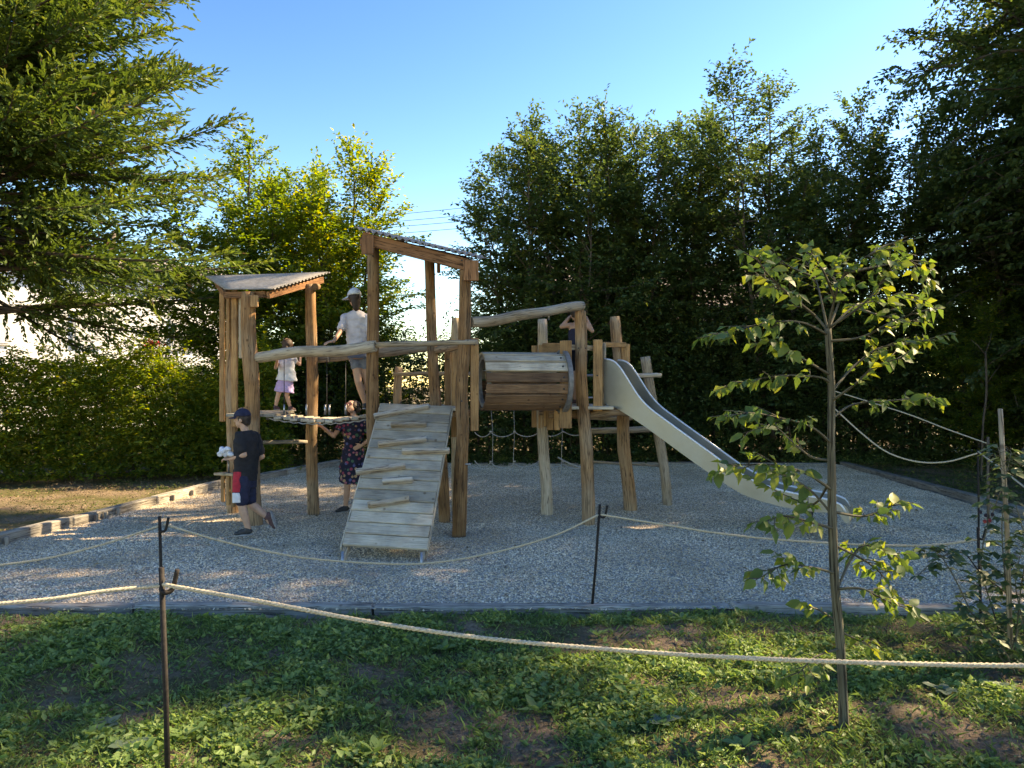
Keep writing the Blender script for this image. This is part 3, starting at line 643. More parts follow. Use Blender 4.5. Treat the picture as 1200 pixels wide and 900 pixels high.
# ---------------------------------------------------------------- house behind the left hedge and the roof behind the right trees
def house():
    c = Vector((-16.2, 31.5, 0)); t = thing('house', 'white rendered house showing through the conifer branches behind the left hedge', 'house', tuple(c))
    n_ = Vector((.72, -.694, 0)); e = Vector((.694, .72, 0)); W, D, Hh = 11.0, 8.0, 6.7
    f0 = c-e*W/2; ctr = c-n_*D/2
    def wb(name, u, z, w, h, d, mat, parent=t, out_=0.0):
        q = f0+e*u+n_*(out_); q.z = z+h/2
        vs, fs, wc = box_data(q, e*w/2, n_*d/2, Vector((0, 0, h/2)), .01); o = mesh_obj(name, vs, fs, mat, parent, wc); fix_normals(o); return o
    # wall with recessed openings: piers and bands
    wins = [(1.2, 3.4, 1.1, 1.4), (4.4, 3.4, 1.1, 1.4), (8.2, 3.4, 1.1, 1.4), (1.2, .9, 1.1, 1.4), (4.4, .9, 1.1, 1.4), (8.2, .9, 1.1, 1.4)]
    vs, fs, wc = box_data(ctr+Vector((0, 0, Hh/2)), e*W/2, n_*(D/2), Vector((0, 0, Hh/2)), .02); o = mesh_obj('wall', vs, fs, M['render_white'], t, wc); fix_normals(o)
    for u, z, w, h in wins:
        fr = wb('window', u, z, w, h, .10, M['shutter'], out_=.03); fr['label'] = None if False else 'window frame'
        del fr['label']
        wb('pane', u, z+.06, w-.16, h-.16, .04, M['shutter'], fr, out_=.08)
        wb('sill', u, z-h/2+.62-.7, w+.2, .06, .2, M['render_white'], fr, out_=.1)
    for sx in (-1, 1):
        rv = [ctr-e*(W/2+.5)+n_*sx*(D/2+.5)+Vector((0, 0, Hh-.1)), ctr+e*(W/2+.5)+n_*sx*(D/2+.5)+Vector((0, 0, Hh-.1)), ctr+e*(W/2+.5)+Vector((0, 0, Hh+.9)), ctr-e*(W/2+.5)+Vector((0, 0, Hh+.9))]
        o = mesh_obj('roof_slope', rv+[v+Vector((0, 0, .18)) for v in rv], [(0, 1, 2, 3), (7, 6, 5, 4), (0, 4, 5, 1), (1, 5, 6, 2), (2, 6, 7, 3), (3, 7, 4, 0)], M['roof_tile'], t); fix_normals(o)
house()
def far_building():
    t = thing('building', 'low building with a pale brown roof glimpsed through the dark trees', 'building', (4, 34, 0))
    bx('wall', (8.2, 36, 2.6), 13, 6, 5.2, M['render_pink'], t, .05)
    for k, s in enumerate((-1, 1)):
        y0, z0 = 36+s*3.6, 5.1; v = [V(1.2, y0, z0), V(15, y0+.5, z0), V(15, 36.3, 7.4), V(1.2, 36, 7.4)]
        o = mesh_obj('roof_slope', v+[q+V(0, 0, .2) for q in v], [(0, 1, 2, 3), (7, 6, 5, 4), (0, 4, 5, 1), (1, 5, 6, 2), (2, 6, 7, 3), (3, 7, 4, 0)], M['roof_tile'], t); fix_normals(o)
    for x in (3, 5.5, 8, 10.5, 13):
        f = bx('window', (x, 32.78, 3.1), 1.2, .1, 1.3, M['shutter'], t, .05); bx('pane', (x, 32.72, 3.1), 1.0, .06, 1.1, M['window_glass'], f, .05)
far_building()
# overhead wires, hung between two poles hidden by the trees
for i, (y0, y1) in enumerate([(249, 237), (257, 246), (263, 253), (271, 261)]):
    a, b = P(440, y0, 44), P(560, y1, 46); e = b-a; p0, p1 = a-e*2.2, b+e*3.0
    o = tube('power_line', lerp_pts(p0, p1, 20, .25), .016, M['cable'], None, 6, base=tuple(p0))
    props(o, ['topmost of the four thin overhead wires', 'second highest of the four thin overhead wires', 'third highest of the four thin overhead wires', 'lowest of the four thin overhead wires'][i]+' crossing the gap of sky', 'wire', 'overhead wires between the trees')
for nm, k, lab in (('left', -2.2, 'wooden utility pole hidden behind the yellow-green trees'), ('right', 4.0, 'wooden utility pole hidden behind the dark hornbeams')):
    a, b = P(440, 249, 44), P(560, 237, 46); q = a+(b-a)*k
    if nm == 'right': q = b+(b-a)*3.0
    t = thing('utility_pole', lab, 'pole', (q.x, q.y, 0)); tube('pole', [V(q.x, q.y, -.3), V(q.x, q.y, q.z+.4)], [.16, .11], M['bark'], t, 12)
    tube('crossarm', [V(q.x, q.y-.15, q.z-1.2), V(q.x, q.y-.15, q.z+.2)], .05, M['bark'], t, 6)

# ---------------------------------------------------------------- trees
conifer('tall sunlit conifer filling the upper left of the view', (-10.9, 15.6, 0), 15.5, 5.6, 5)
HB = 'hornbeam trees behind the playground'
h1 = broadleaf('hornbeam_tree', 'tall dark hornbeam rising over the barrel tunnel, left of the gap of sky', 0, 'tree', 0) if False else None
A = broadleaf('hornbeam_tree', 'dark hornbeam rising directly above the wooden barrel tunnel', 'tree', (1.75, 20.0, 0), 8.9, 2.5, 21, M['leaf_hornbeam'], HB, 7, step=.17, leaf=.115, dens=1.2)
B = broadleaf('hornbeam_tree', 'hornbeam with yellowing top leaves at the right edge of the sky gap', 'tree', (.55, 20.3, 0), 8.3, 2.1, 33, M['leaf_hornbeam'], HB, 6, step=.17, leaf=.115, dens=1.2, yellow=.28)
C_ = broadleaf('hornbeam_tree', 'tallest dark hornbeam, its top pointing up between slide and young tree', 'tree', (6.8, 20.2, 0), 9.8, 2.5, 47, M['leaf_hornbeam'], HB, 7, step=.17, leaf=.115, dens=1.2, yellow=.06)
copy_tree(C_, (3.3, 20.6, 0), 2.1, (.85, .85, .90), 'dark hornbeam standing behind the top of the slide', HB)
copy_tree(A, (4.7, 20.9, 0), 1.2, (1, 1, 1.0), 'dark hornbeam behind the middle of the steel slide', HB)
copy_tree(B, (8.2, 20.8, 0), 2.7, (1, 1, 1.04), 'dark hornbeam just right of the tallest one, with feathery shoots', HB)
copy_tree(A, (9.3, 20.4, 0), 4.0, (1, 1, 1.06), 'dark hornbeam partly hidden by the big broadleaf tree on the right', HB)
YG = 'yellow-green trees behind the left tower'
D1 = broadleaf('hornbeam_tree', 'bright green tree with the sun on it above the left tower roof', 'tree', (-6.7, 19.6, 0), 8.2, 2.4, 61, M['leaf_sunlit'], YG, 6, step=.16, leaf=.115, dens=1.3, yellow=.15)
D2 = broadleaf('hornbeam_tree', 'yellow-tipped tree in the sun left of the sky gap, behind the middle tower', 'tree', (-4.2, 20.2, 0), 8.1, 2.0, 73, M['leaf_sunlit'], YG, 6, step=.16, leaf=.115, dens=1.3, yellow=.42)
copy_tree(D1, (-5.4, 20.8, 0), 2.4, (.85, .85, .93), 'thinner yellow-green tree between the left tower and the teenager in the pale cap', YG)
BT = 'big broadleaf trees on the right'
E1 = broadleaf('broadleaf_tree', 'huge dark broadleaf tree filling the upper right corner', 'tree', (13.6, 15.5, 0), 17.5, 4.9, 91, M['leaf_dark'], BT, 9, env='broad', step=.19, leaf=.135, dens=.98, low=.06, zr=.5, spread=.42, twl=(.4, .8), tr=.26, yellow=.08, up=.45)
copy_tree(D1, (11.3, 18.4, 0), 1.0, (.62, .62, .56), 'small tree coloured as if sunlit under the huge broadleaf tree at the right edge', BT)  # stands in shade; the sun on it is put into its leaf colour
copy_tree(E1, (18.6, 23.0, 0), 2.0, 1.0, 'dark tree farther back behind the huge broadleaf on the right', BT)
copy_tree(E1, (13.4, 19.6, 0), 2.6, (.85, .85, .52), 'lower dark broadleaf tree closing the gap between the hornbeams and the huge tree', BT)
E2 = broadleaf('broadleaf_tree', 'airy tree just outside the right edge of view beside the lawn', 'tree', (12.6, 9.0, 0), 13, 4.2, 95, M['leaf_dark'], BT, 5, env='broad', step=.27, leaf=.11, dens=.7, low=.16, twl=(.4, .8), tr=.2, yellow=.08, up=.5)
for (x, y, rz, s, lab) in ((18.5, 13.5, 3.1, 1.1, 'tree well beyond the right edge of view'), (16.5, 4.2, 4.4, .85, 'airy tree to the right of the camera, farther out than its neighbour')):
    copy_tree(E2, (x, y, 0), rz, s, lab, BT)
hedge('hornbeam_hedge', 'bushy hornbeam hedge coloured yellow-green as if sunlit, left of the playground', (-13.5, 15.4, 0), (-5.2, 17.6, 0), 2.0, 2.45, 112000, 7, M['leaf_sunlit'], leaf=.085, yellow=.45, rough=1.3)  # extra yellow leaves stand in for sun on the hedge
UG = 'dark undergrowth behind the playground'
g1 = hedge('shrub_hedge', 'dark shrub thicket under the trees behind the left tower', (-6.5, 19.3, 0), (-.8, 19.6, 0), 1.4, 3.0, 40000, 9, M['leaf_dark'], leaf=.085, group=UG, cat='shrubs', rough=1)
copy_tree(g1, (1.9, 19.5, 0), 0.04, (1.05, 1, 1.12), 'dark shrub thicket under the trees behind the tunnel and slide', UG)
copy_tree(g1, (7.6, 19.9, 0), 3.1, (1.08, 1, 1.2), 'dark shrub thicket under the trees behind the young tree', UG)
copy_tree(g1, (12.8, 18.6, 0), 2.75, (1.1, 1.2, 1.25), 'dark shrub thicket under the huge broadleaf tree at the right edge', UG)
copy_tree(g1, (2.2, 22.3, 0), 0.0, (1.5, 1.3, 1.15), 'rear dark thicket behind the hornbeams', UG)
copy_tree(g1, (9.6, 22.6, 0), 0.0, (1.3, 1.3, 1.3), 'rear dark thicket behind the right hornbeams', UG)
copy_tree(g1, (16.5, 17.5, 0), 2.5, (1.3, 1.3, 1.3), 'rear thicket beyond the huge broadleaf tree at the right edge', UG)
copy_tree(g1, (-11, 24.4, 0), .1, (1.3, 1.1, .8), 'rear thicket in front of the white house', UG)
copy_tree(g1, (-6.6, 22.4, 0), 0.1, (1.0, 1.1, .8), 'rear thicket behind the left hedge', UG)
print('leaves', LEAVES)
# ---------------------------------------------------------------- play structure
def gpost(bx_, by, tx, ty, tY=None, below=.25):
    b = G(bx_, by); t = P(tx, ty, tY or b.y); return b+(b-t).normalized()*below, t
def vboard(parent, x0, x1, y0, y1, Y, thick=.035, mat='board', face=(0, -1, 0), dY=0.0, label=None, lean=0):
    """upright board whose screen width x0..x1 at depth Y is its broad face"""
    a = P((x0+x1)/2+lean, y1, Y); b = P((x0+x1)/2, y0, Y+dY)
    return board('board', a, b, (x1-x0)/900*Y, thick, face, M[mat], parent, .008, label)
def bolt(parent, p, d=(0, -1, 0), r=.012, mat='black_bolt'):
    d = Vector(d).normalized(); return tube('bolt', [Vector(p)-d*.01, Vector(p)+d*.014], [r, r*.8], M[mat], parent, 8)
def corrugated(name, p00, p10, p11, p01, waves, amp, parent, mat, nv=6, thick=.008):
    """u runs p00->p10 across the waves, v runs p00->p01 along them"""
    p00, p10, p11, p01 = map(Vector, (p00, p10, p11, p01)); nu = waves*8; nrm = (p10-p00).cross(p01-p00).normalized()
    if nrm.z < 0: nrm = -nrm
    vs, wc = [], []
    for side in (1, -1):
        for j in range(nv+1):
            for i in range(nu+1):
                u, v = i/nu, j/nv; p = p00.lerp(p10, u).lerp(p01.lerp(p11, u), v)
                vs.append(p+nrm*(amp*math.sin(u*waves*2*math.pi)+side*thick/2+.006*noise.noise(Vector((u*4, v*4, 3)))))
                wc.append((u, v, 0))
    n1 = (nu+1)*(nv+1); fs = []
    for j in range(nv):
        for i in range(nu):
            a = j*(nu+1)+i; fs.append((a, a+1, a+nu+2, a+nu+1)); fs.append((n1+a, n1+a+nu+1, n1+a+nu+2, n1+a+1))
    for i in range(nu):
        fs.append((i, n1+i, n1+i+1, i+1)); a = nv*(nu+1)+i; fs.append((a, a+1, n1+a+1, n1+a))
    for j in range(nv):
        a = j*(nu+1); b = a+nu+1; fs.append((a, b, n1+b, n1+a)); a += nu; b += nu; fs.append((a, n1+a, n1+b, b))
    o = mesh_obj(name, vs, fs, mat, parent, wc, True); fix_normals(o); return o

# --- left tower (playhouse with the pale roof)
LT = thing('play_tower', 'left play tower with pale corrugated roof and a wall of upright boards', 'play tower', (-3.7, 11.2, 0), 'log play towers')
b, t = gpost(299, 616, 290, 342); log('post', b, t, .105, .098, LT, seed=1)
b, t = gpost(366, 603, 363, 333); log('post', b, t, .088, .078, LT, seed=2)
b, t = gpost(274, 603, 270, 342, 11.6); log('post', b, t, .085, .075, LT, seed=3)
b, t = gpost(345, 578, 346, 336, 13.0); 
corrugated('roof', P(319, 339, 10.45), P(387, 319, 12.0), P(241, 324, 12.5), P(264, 339, 10.75), 17, .013, LT, M['roof_felt'])
board('roof_beam', P(314, 346, 10.55), P(378, 328, 11.9), .10, .05, (1, 0, 0), M['beam'], LT)
board('roof_beam', P(264, 346, 10.85), P(312, 345, 10.6), .09, .05, (0, -1, 0), M['beam'], LT)
board('roof_beam', P(264, 345, 10.9), P(254, 333, 12.3), .09, .05, (-1, 0, 0), M['beam'], LT)
board('roof_beam', P(256, 332, 12.3), P(376, 327, 12.0), .09, .05, (0, -1, 0), M['beam'], LT)
vboard(LT, 294, 303, 346, 360, 10.5, .05, 'board')                       # short block under the roof corner
tube('log_end', [P(369, 336, 11.3), P(372, 336, 11.6)], .05, M['log'], LT, 12)
for (x0, x1, y0, y1, Y, mt) in [(257, 264, 338, 494, 11.9, 'board'), (265, 270, 338, 498, 11.5, 'board'), (271, 279, 340, 500, 11.1, 'board'), (280, 284.5, 342, 420, 11.0, 'log_grey')]:
    vboard(LT, x0, x1, y0, y1, Y, .04, mt, (-.35, -1, 0))
for (x0, x1, y0, y1, Y) in [(259, 264, 556, 588, 10.95), (265, 270, 556, 592, 10.75), (271, 276, 557, 594, 10.6)]:
    vboard(LT, x0, x1, y0, y1, Y, .04, 'board', (-.35, -1, 0))
board('counter_top', P(257, 555, 11.1), P(279, 556, 10.5), .16, .035, (0, 0, 1), M['log_grey'], LT)
tube('spout', [P(268, 555, 10.8), P(268, 545, 10.8), P(267, 539, 10.8), P(262, 538, 10.75)], .016, M['bolt'], LT, 8)
log('rail', P(304, 518, 10.85), P(360, 518, 11.35), .030, .028, LT, M['log_grey'], 8, .01, n=10)
log('rail', P(300, 478, 11.0), P(280, 480, 12.4), .03, .03, LT, M['log'], 9, .01, n=10)
# far side: two more boards seen through the tower
deckL = [P(262, 484, 12.2), P(303, 487, 10.8)]
for i in range(4):
    y = 10.75+.33*i; board('deck_plank', V(-3.95-.03*i, y, 1.52), V(-3.28-.03*i, y, 1.52), .30, .045, (0, 0, 1), M['plank_grey'], LT)

# --- middle tower
MT = thing('play_tower', 'tall middle play tower with sloping brown corrugated roof above the ramp', 'play tower', (-1.2, 10.4, 0), 'log play towers')
bC = G(437, 619); log('post', bC-V(0, 0, .25), P(438, 284, 10.32), .088, .078, MT, seed=11, label='front left post of the middle tower')
pE = [G(538, 628)-V(0, 0, .25), P(539, 590, 9.86), P(541, 530, 9.86), P(543, 500, 9.87), P(540, 460, 9.87), P(543, 420, 9.87), P(545, 380, 9.88), P(545, 340, 9.88), P(546, 304, 9.88)]
def resample(pts, st=.09):
    out = [Vector(pts[0])]
    for a, b in zip(pts[:-1], pts[1:]):
        a, b = Vector(a), Vector(b); k = max(1, int((b-a).length/st))
        out += [a.lerp(b, (i+1)/k) for i in range(k)]
    for _ in range(4): out = [out[0]]+[(out[i-1]+out[i]*2+out[i+1])/4 for i in range(1, len(out)-1)]+[out[-1]]
    return out
rp = resample(pE); tube('post', rp, [.092-.018*i/len(rp) for i in range(len(rp))], M['log'], MT, 20, .14, 12)
pD = resample([G(522, 614)-V(0, 0, .25), P(519, 560, 10.75), P(510, 470, 10.85), P(506, 400, 10.9), P(503, 296, 10.95)]); tube('post', pD, [.084-.014*i/len(pD) for i in range(len(pD))], M['log'], MT, 20, .10, 13)
log('post', V(-1.86, 12.1, -.2), P(468, 430, 12.1), .07, .065, MT, seed=14)
log('post', V(-.83, 11.6, -.2), P(532, 372, 11.5), .07, .06, MT, M['log_grey'], 15)
r0, r1 = P(416, 267, 9.75), P(563, 302, 9.72)
back = V(.02, 1.5, .25)
corrugated('roof', r0, r1, r1+back, r0+back, 19, .018, MT, M['roof_felt'])
f0, f1 = P(423, 281, 9.85), P(560, 315, 9.82)
board('fascia', P(424, 279, 9.85), P(545, 310, 9.82), .155, .045, (0, -1, 0), M['beam'], MT)
board('fascia', P(424, 286, 9.90), P(432, 277, 11.2), .15, .045, (-1, 0, 0), M['beam'], MT)
board('fascia', P(551, 317, 9.80), P(548, 308, 11.1), .17, .045, (1, 0, 0), M['beam'], MT)
board('rafter_block', P(431, 276, 9.78), P(431, 298, 9.78), .16, .045, (-.2, -1, 0), M['beam'], MT)
board('rafter_block', P(552, 305, 9.74), P(552, 329, 9.74), .19, .045, (.1, -1, 0), M['beam'], MT)
board('fascia', P(433, 279, 11.25), P(547, 306, 11.2), .12, .045, (0, -1, 0), M['beam'], MT)
for k in range(1, 5):
    q = f0.lerp(f1, k/5)+V(0, 0, .06); board('rafter', q+V(0, .04, 0), q+V(.05, 1.35, .22), .07, .045, (1, 0, 0), M['beam'], MT)
vboard(MT, 512, 516, 305, 320, 10.6, .04, 'beam')
log('rail', P(437, 404, 10.22), P(558, 401, 9.75), .040, .034, MT, M['log_grey'], 16, .03, n=14)
log('rail', P(360, 421, 11.7), P(525, 405, 11.0), .075, .072, MT, M['log_grey'], 17, .03)
log('rail', P(506, 411, 11.0), P(552, 402, 10.0), .055, .05, MT, M['log'], 18, .02)
log('rail', P(461, 438, 12.0), P(556, 438, 11.6), .032, .03, MT, M['log_grey'], 19, .02, n=12)
for i in range(5):
    y = 10.36+.29*i; board('deck_plank', V(-1.78, y, 1.615), V(-.66, y, 1.615), .275, .045, (0, 0, 1), M['plank_grey'], MT)
log('joist', V(-1.8, 10.55, 1.53), V(-.6, 10.55, 1.53), .05, .05, MT, seed=21); log('joist', V(-1.8, 11.5, 1.53), V(-.6, 11.5, 1.53), .05, .05, MT, seed=22)
# board wall round the mouth of the tunnel
for (x0, x1, y0, y1, Y) in [(521, 528.5, 405, 476, 11.25), (529, 537, 398, 476, 11.0)]: vboard(MT, x0, x1, y0, y1, Y, .035, 'board', (.25, -1, 0))
vboard(MT, 551, 561, 396, 505, 9.95, .04, 'board', (.15, -1, 0))
vboard(MT, 529, 536.5, 474, 512, 11.0, .035, 'board', (.25, -1, 0))
for (p) in [P(440, 403, 10.16), P(541, 470, 9.76), P(525, 421, 11.2), P(541, 305, 9.77), P(437, 300, 10.2), P(556, 404, 9.9)]: bolt(MT, p)
tube('bolt', [P(544, 544, 9.8), P(552, 544, 9.8)], .012, M['bolt'], MT, 8)

# --- right tower
RT = thing('play_tower', 'right play tower of five log posts that the steel slide starts from', 'play tower', (1.4, 11.4, 0), 'log play towers')
b, t = gpost(639, 603, 634, 374); log('post', b, t, .092, .07, RT, M['log_grey'], 31)
b, t = gpost(690, 613, 680, 364); log('post', b, t, .095, .082, RT, M['log'], 32, .05)
b, t = gpost(738, 600, 721, 371); log('post', b, t, .105, .08, RT, M['log'], 33, .06)
pI = resample([G(784, 593)-V(0, 0, .25), P(780, 560, 12.3), P(774, 520, 12.3), P(764, 470, 12.3), P(756, 418, 12.3)]); tube('post', pI, [.078]*len(pI), M['log_grey'], RT, 18, .1, 34)
log('handrail', P(551, 378, 9.92), P(682, 359, 10.75), .072, .066, RT, M['log_grey'], 36, .05)
for x, w in ((643, .02),):
    tube('hanger', [P(x, 366, 10.5), P(x, 375, 10.5)], .012, M['bolt'], RT, 8)
log('rail', P(741, 440, 11.9), P(775, 440, 11.9), .036, .036, RT, M['log_grey'], 37, .01, n=12)
for (x0, x1, y0, y1, Y) in [(623, 630, 405, 501, 11.5), (631, 636.5, 404, 502, 11.4), (637, 641, 414, 500, 11.15)]: vboard(RT, x0, x1, y0, y1, Y, .035, 'board', (-.2, -1, 0))
vboard(RT, 656, 670, 399, 502, 10.5, .045, 'board', (-.1, -1, 0))
board('board', P(636, 409, 11.2), P(658, 409, 10.7), .17, .035, (0, -1, 0), M['board'], RT)
vboard(RT, 641, 649, 481, 504, 11.1, .035, 'board', (-.2, -1, 0)); vboard(RT, 649.5, 656, 478, 504, 10.9, .035, 'board', (-.2, -1, 0))
vboard(RT, 695, 706, 398, 482, 10.9, .05, 'board', (-.1, -1, 0)); vboard(RT, 706.4, 710, 402, 480, 11.05, .04, 'log_grey', (.8, -1, 0))
vboard(RT, 728, 738, 403, 450, 11.6, .05, 'board', (0, -1, 0))
board('rail', P(706, 404, 11.1), P(733, 404, 11.55), .075, .04, (0, -1, 0), M['board'], RT)
board('rail', P(668, 407, 10.75), P(698, 408, 11.0), .075, .04, (0, -1, 0), M['log_grey'], RT)
tube('rung', [P(686, 440, 11.5), P(740, 440, 11.9)], .018, M['bolt'], RT, 8)
tube('rung', [P(686, 466, 11.5), P(700, 466, 11.6)], .014, M['bolt'], RT, 8)
for (xa, ya, xb, yb, Y) in [(686, 487, 740, 487, 11.9), (688, 503, 776, 501, 12.2)]:
    log('step', P(xa, ya+2, Y), P(xb, yb+2, Y+.2), .05, .05, RT, M['log_grey'], 38+ya, .02, n=12)
log('step', P(686, 541, 12.0), P(782, 546, 12.4), .02, .02, RT, M['log_grey'], 44, .01, n=8)
for i in range(5):
    y = 10.75+.29*i; board('deck_plank', V(.78+.02*i, y+.12, 1.615), V(1.42+.02*i, y+.12, 1.615), .275, .045, (0, 0, 1), M['plank_grey'], RT)
log('joist', V(.4, 11.35, 1.53), V(1.85, 11.55, 1.53), .055, .055, RT, seed=41); log('joist', V(.5, 10.95, 1.52), V(1.7, 10.95, 1.52), .045, .05, RT, seed=42)
for p in [P(678, 408, 10.7), P(686, 408, 10.72), P(663, 430, 10.45), P(663, 470, 10.45), P(700, 440, 10.85)]: bolt(RT, p)

# --- barrel tunnel of slats between the towers
TU = thing('barrel_tunnel', 'wooden barrel tunnel of long slats with a dark ring at its right end', 'tunnel', (.1, 10.6, 1.6))
ax0, ax1 = V(-.42, 10.35, 1.985), V(.72, 10.62, 1.985); axd = (ax1-ax0).normalized(); rr = .375; sd_ = V(-axd.y, axd.x, 0)
for k in range(16):
    a = 2*math.pi*(k+.5)/16+.06; n_ = sd_*math.cos(a)+V(0, 0, math.sin(a)); w = 2*math.pi*rr/16-.022
    front = n_.y < 0
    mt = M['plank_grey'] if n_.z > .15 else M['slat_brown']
    board('slat', ax0+n_*rr, ax1+n_*rr, w, .036, n_, mt, TU, .006)
def ringmesh(name, c, axis, r0, r1, th, mat, parent, n=40):
    axis = Vector(axis).normalized(); _, s, u = frame(axis); vs, fs = [], []
    for k in range(n):
        a = 2*math.pi*k/n; d = s*math.cos(a)+u*math.sin(a)
        vs += [c+d*r0-axis*th/2, c+d*r1-axis*th/2, c+d*r1+axis*th/2, c+d*r0+axis*th/2]
    for k in range(n):
        a = 4*k; b = 4*((k+1) % n)
        for j in range(4): fs.append((a+j, a+(j+1) % 4, b+(j+1) % 4, b+j))
    o = mesh_obj(name, vs, fs, mat, parent); fix_normals(o); return o
ringmesh('ring', ax1-axd*.03, axd, rr+.014, rr+.065, .06, M['ring'], TU)
ringmesh('ring', ax0+axd*.05, axd, rr-.075, rr-.02, .05, M['ring'], TU)
for k in range(16):
    a = 2*math.pi*(k+.5)/16+.06; n_ = sd_*math.cos(a)+V(0, 0, math.sin(a))
    if n_.y < .2: bolt(TU, ax1-axd*.12+n_*(rr+.018), n_, .015)

# --- climbing ramp
RA = thing('climbing_ramp', 'grey plank climbing ramp with crooked wooden foot bars leading up to the middle tower', 'ramp', (-1.4, 9.2, 0))
rb, rt = V(-1.425, 8.56, .12), V(-1.275, 10.28, 1.665)      # centre line, bottom and top
re_ = (rt-rb); rl = re_.length; re_.normalize(); rs = V(1, 0, 0); rs = (rs-re_*rs.dot(re_)).normalized(); rn = rs.cross(re_).normalized()
widths = lambda t: .955
NP = 14
for i in range(NP):
    t0, t1 = i/NP, (i+1)/NP; rnd = random.Random(i); c = rb+re_*rl*(t0+t1)/2+rs*rnd.uniform(-.008, .008)
    sl_ = rnd.uniform(-.004, .004)
    board('plank', c-rs*.478+re_*sl_, c+rs*.478-re_*sl_, rl/NP-.013, .042, rn, M['plank_grey'], RA, .006)
for s in (-1, 1):
    board('stringer', rb-re_*.17+rs*s*.44-rn*.075, rt+rs*s*.44-rn*.075, .10, .05, (s, 0, 0), M['cleat'], RA)
    board('side_trim', rb-re_*.03+rs*s*.487-rn*.02, rt+rs*s*.487-rn*.02, .06, .014, (s, 0, 0), M['plank_grey'], RA, .003)
    q = rb-re_*.13+rs*s*.44; tube('foot', [V(q.x, q.y, .10), V(q.x, q.y, -.2)], .016, M['bolt'], RA, 8)
def on_ramp(x, y, off=0.0):
    d = P(x, y, 1.0)-cam.location; o = rb+rn*(.021+off); t = (o-cam.location).dot(rn)/d.dot(rn); return cam.location+d*t
for (xa, ya, xb, yb, w) in [(438, 489, 503, 477, .075), (458, 499, 500, 498, .07), (443, 522, 500, 515, .08), (471, 530, 527, 529, .075), (417, 554, 475, 547, .08), (448, 565, 484, 563, .08), (431, 593, 480, 586, .08)]:
    a, b_ = on_ramp(xa, ya-1, .036), on_ramp(xb, yb-1, .036); d = (b_-a).normalized()
    board('foot_bar', a, b_, w*.8, .072, rn, M['cleat'], RA, .010)
for x in (459, 479, 500):
    pass

# --- hanging plank bridge
BR_ = thing('plank_bridge', 'hanging bridge of pale planks on chains between the left and middle towers', 'bridge', (-2.6, 11.0, 1.5))
A0, A1 = V(-3.42, 11.0, 1.52), V(-1.86, 10.95, 1.53); nb = 13
for i in range(nb):
    t = (i+.5)/nb; p = A0.lerp(A1, t); p.z -= .085*4*t*(1-t); rnd = random.Random(50+i); sl_ = (t-.5)*.25+rnd.uniform(-.05, .05)
    d = V(.05*rnd.uniform(-1, 1), 1, 0).normalized(); o = board('plank', p-d*.40+V(0, 0, rnd.uniform(-.01, .01)), p+d*.40, .105, .042, (sl_*.6, 0, 1), M['plank_grey'], BR_, .008)
for y, Y in ((10.66, 0), (11.3, 0)):
    tube('chain', [A0.lerp(A1, i/24)+V(0, y-10.98, -.045-.085*4*(i/24)*(1-i/24)+(.008 if i % 2 else -.008)) for i in range(25)], .013, M['bolt'], BR_, 6)
def zrail(x, front):
    return (P(x, 412, 10.6) if front else P(x, 418, 11.6))
for x in (333, 359, 381, 386, 405):
    q = P(x, 488, 10.62); tube('hanger', [P(x, 486, 10.6), P(x, 474, 10.6)], .014, M['bolt'], BR_, 8)
for x, front in ((333, 1), (405, 0), (383, 0), (359, 0)):
    if front: tube('hanger_cable', [P(x, 486, 10.62), P(x, 416, 10.62)], .006, M['cable'], BR_, 6)
    else: tube('hanger_cable', [P(x, 484, 11.3), P(x, 422, 11.5)], .005, M['cable'], BR_, 6)
for x in (385, 410): tube('hanger_bracket', [P(x, 413, 11.48), P(x, 424, 11.48)], .017, M['bolt'], BR_, 8)
HR = thing('handrail', 'long smooth log handrail in front of the hanging bridge', 'handrail', (-2.7, 10.6, 2.2))
log('log', P(298, 419, 10.58), P(440, 404, 10.22), .075, .078, HR, M['log_grey'], 51, .06)
HR2 = None

# --- rope climbing net behind the tunnel
NE = thing('climbing_net', 'sagging rope climbing net hanging behind and below the barrel tunnel', 'net', (.2, 12.4, 1))
xs = [556, 575, 603, 632, 660, 690]
for k, yb in enumerate((472, 506, 541)):
    for i in range(len(xs)-1):
        a, b_ = P(xs[i], yb+random.Random(i+9*k).uniform(-2, 3), 12.4), P(xs[i+1], yb+random.Random(i+1+9*k).uniform(-2, 3), 12.4)
        tube('rope', lerp_pts(a, b_, 8, .075), .008, M['net_rope'], NE, 6)
for i in range(1, len(xs)-1):
    tube('rope', lerp_pts(P(xs[i], 440, 12.4), P(xs[i]+(3 if i % 2 else -2), 556, 12.45), 8, 0, .03, i), .005, M['net_rope'], NE, 6)
for k, yb in enumerate((472, 506, 541)):
    for i in range(1, len(xs)-1):
        p = P(xs[i], yb, 12.39); tube('knot', [p-V(.02, 0, 0), p+V(.02, 0, 0)], [.016, .016], M['net_rope'], NE, 6)
tube('rope', lerp_pts(P(654, 536, 12.3), P(690, 549, 11.6), 8, .03), .012, M['net_rope'], NE, 6)

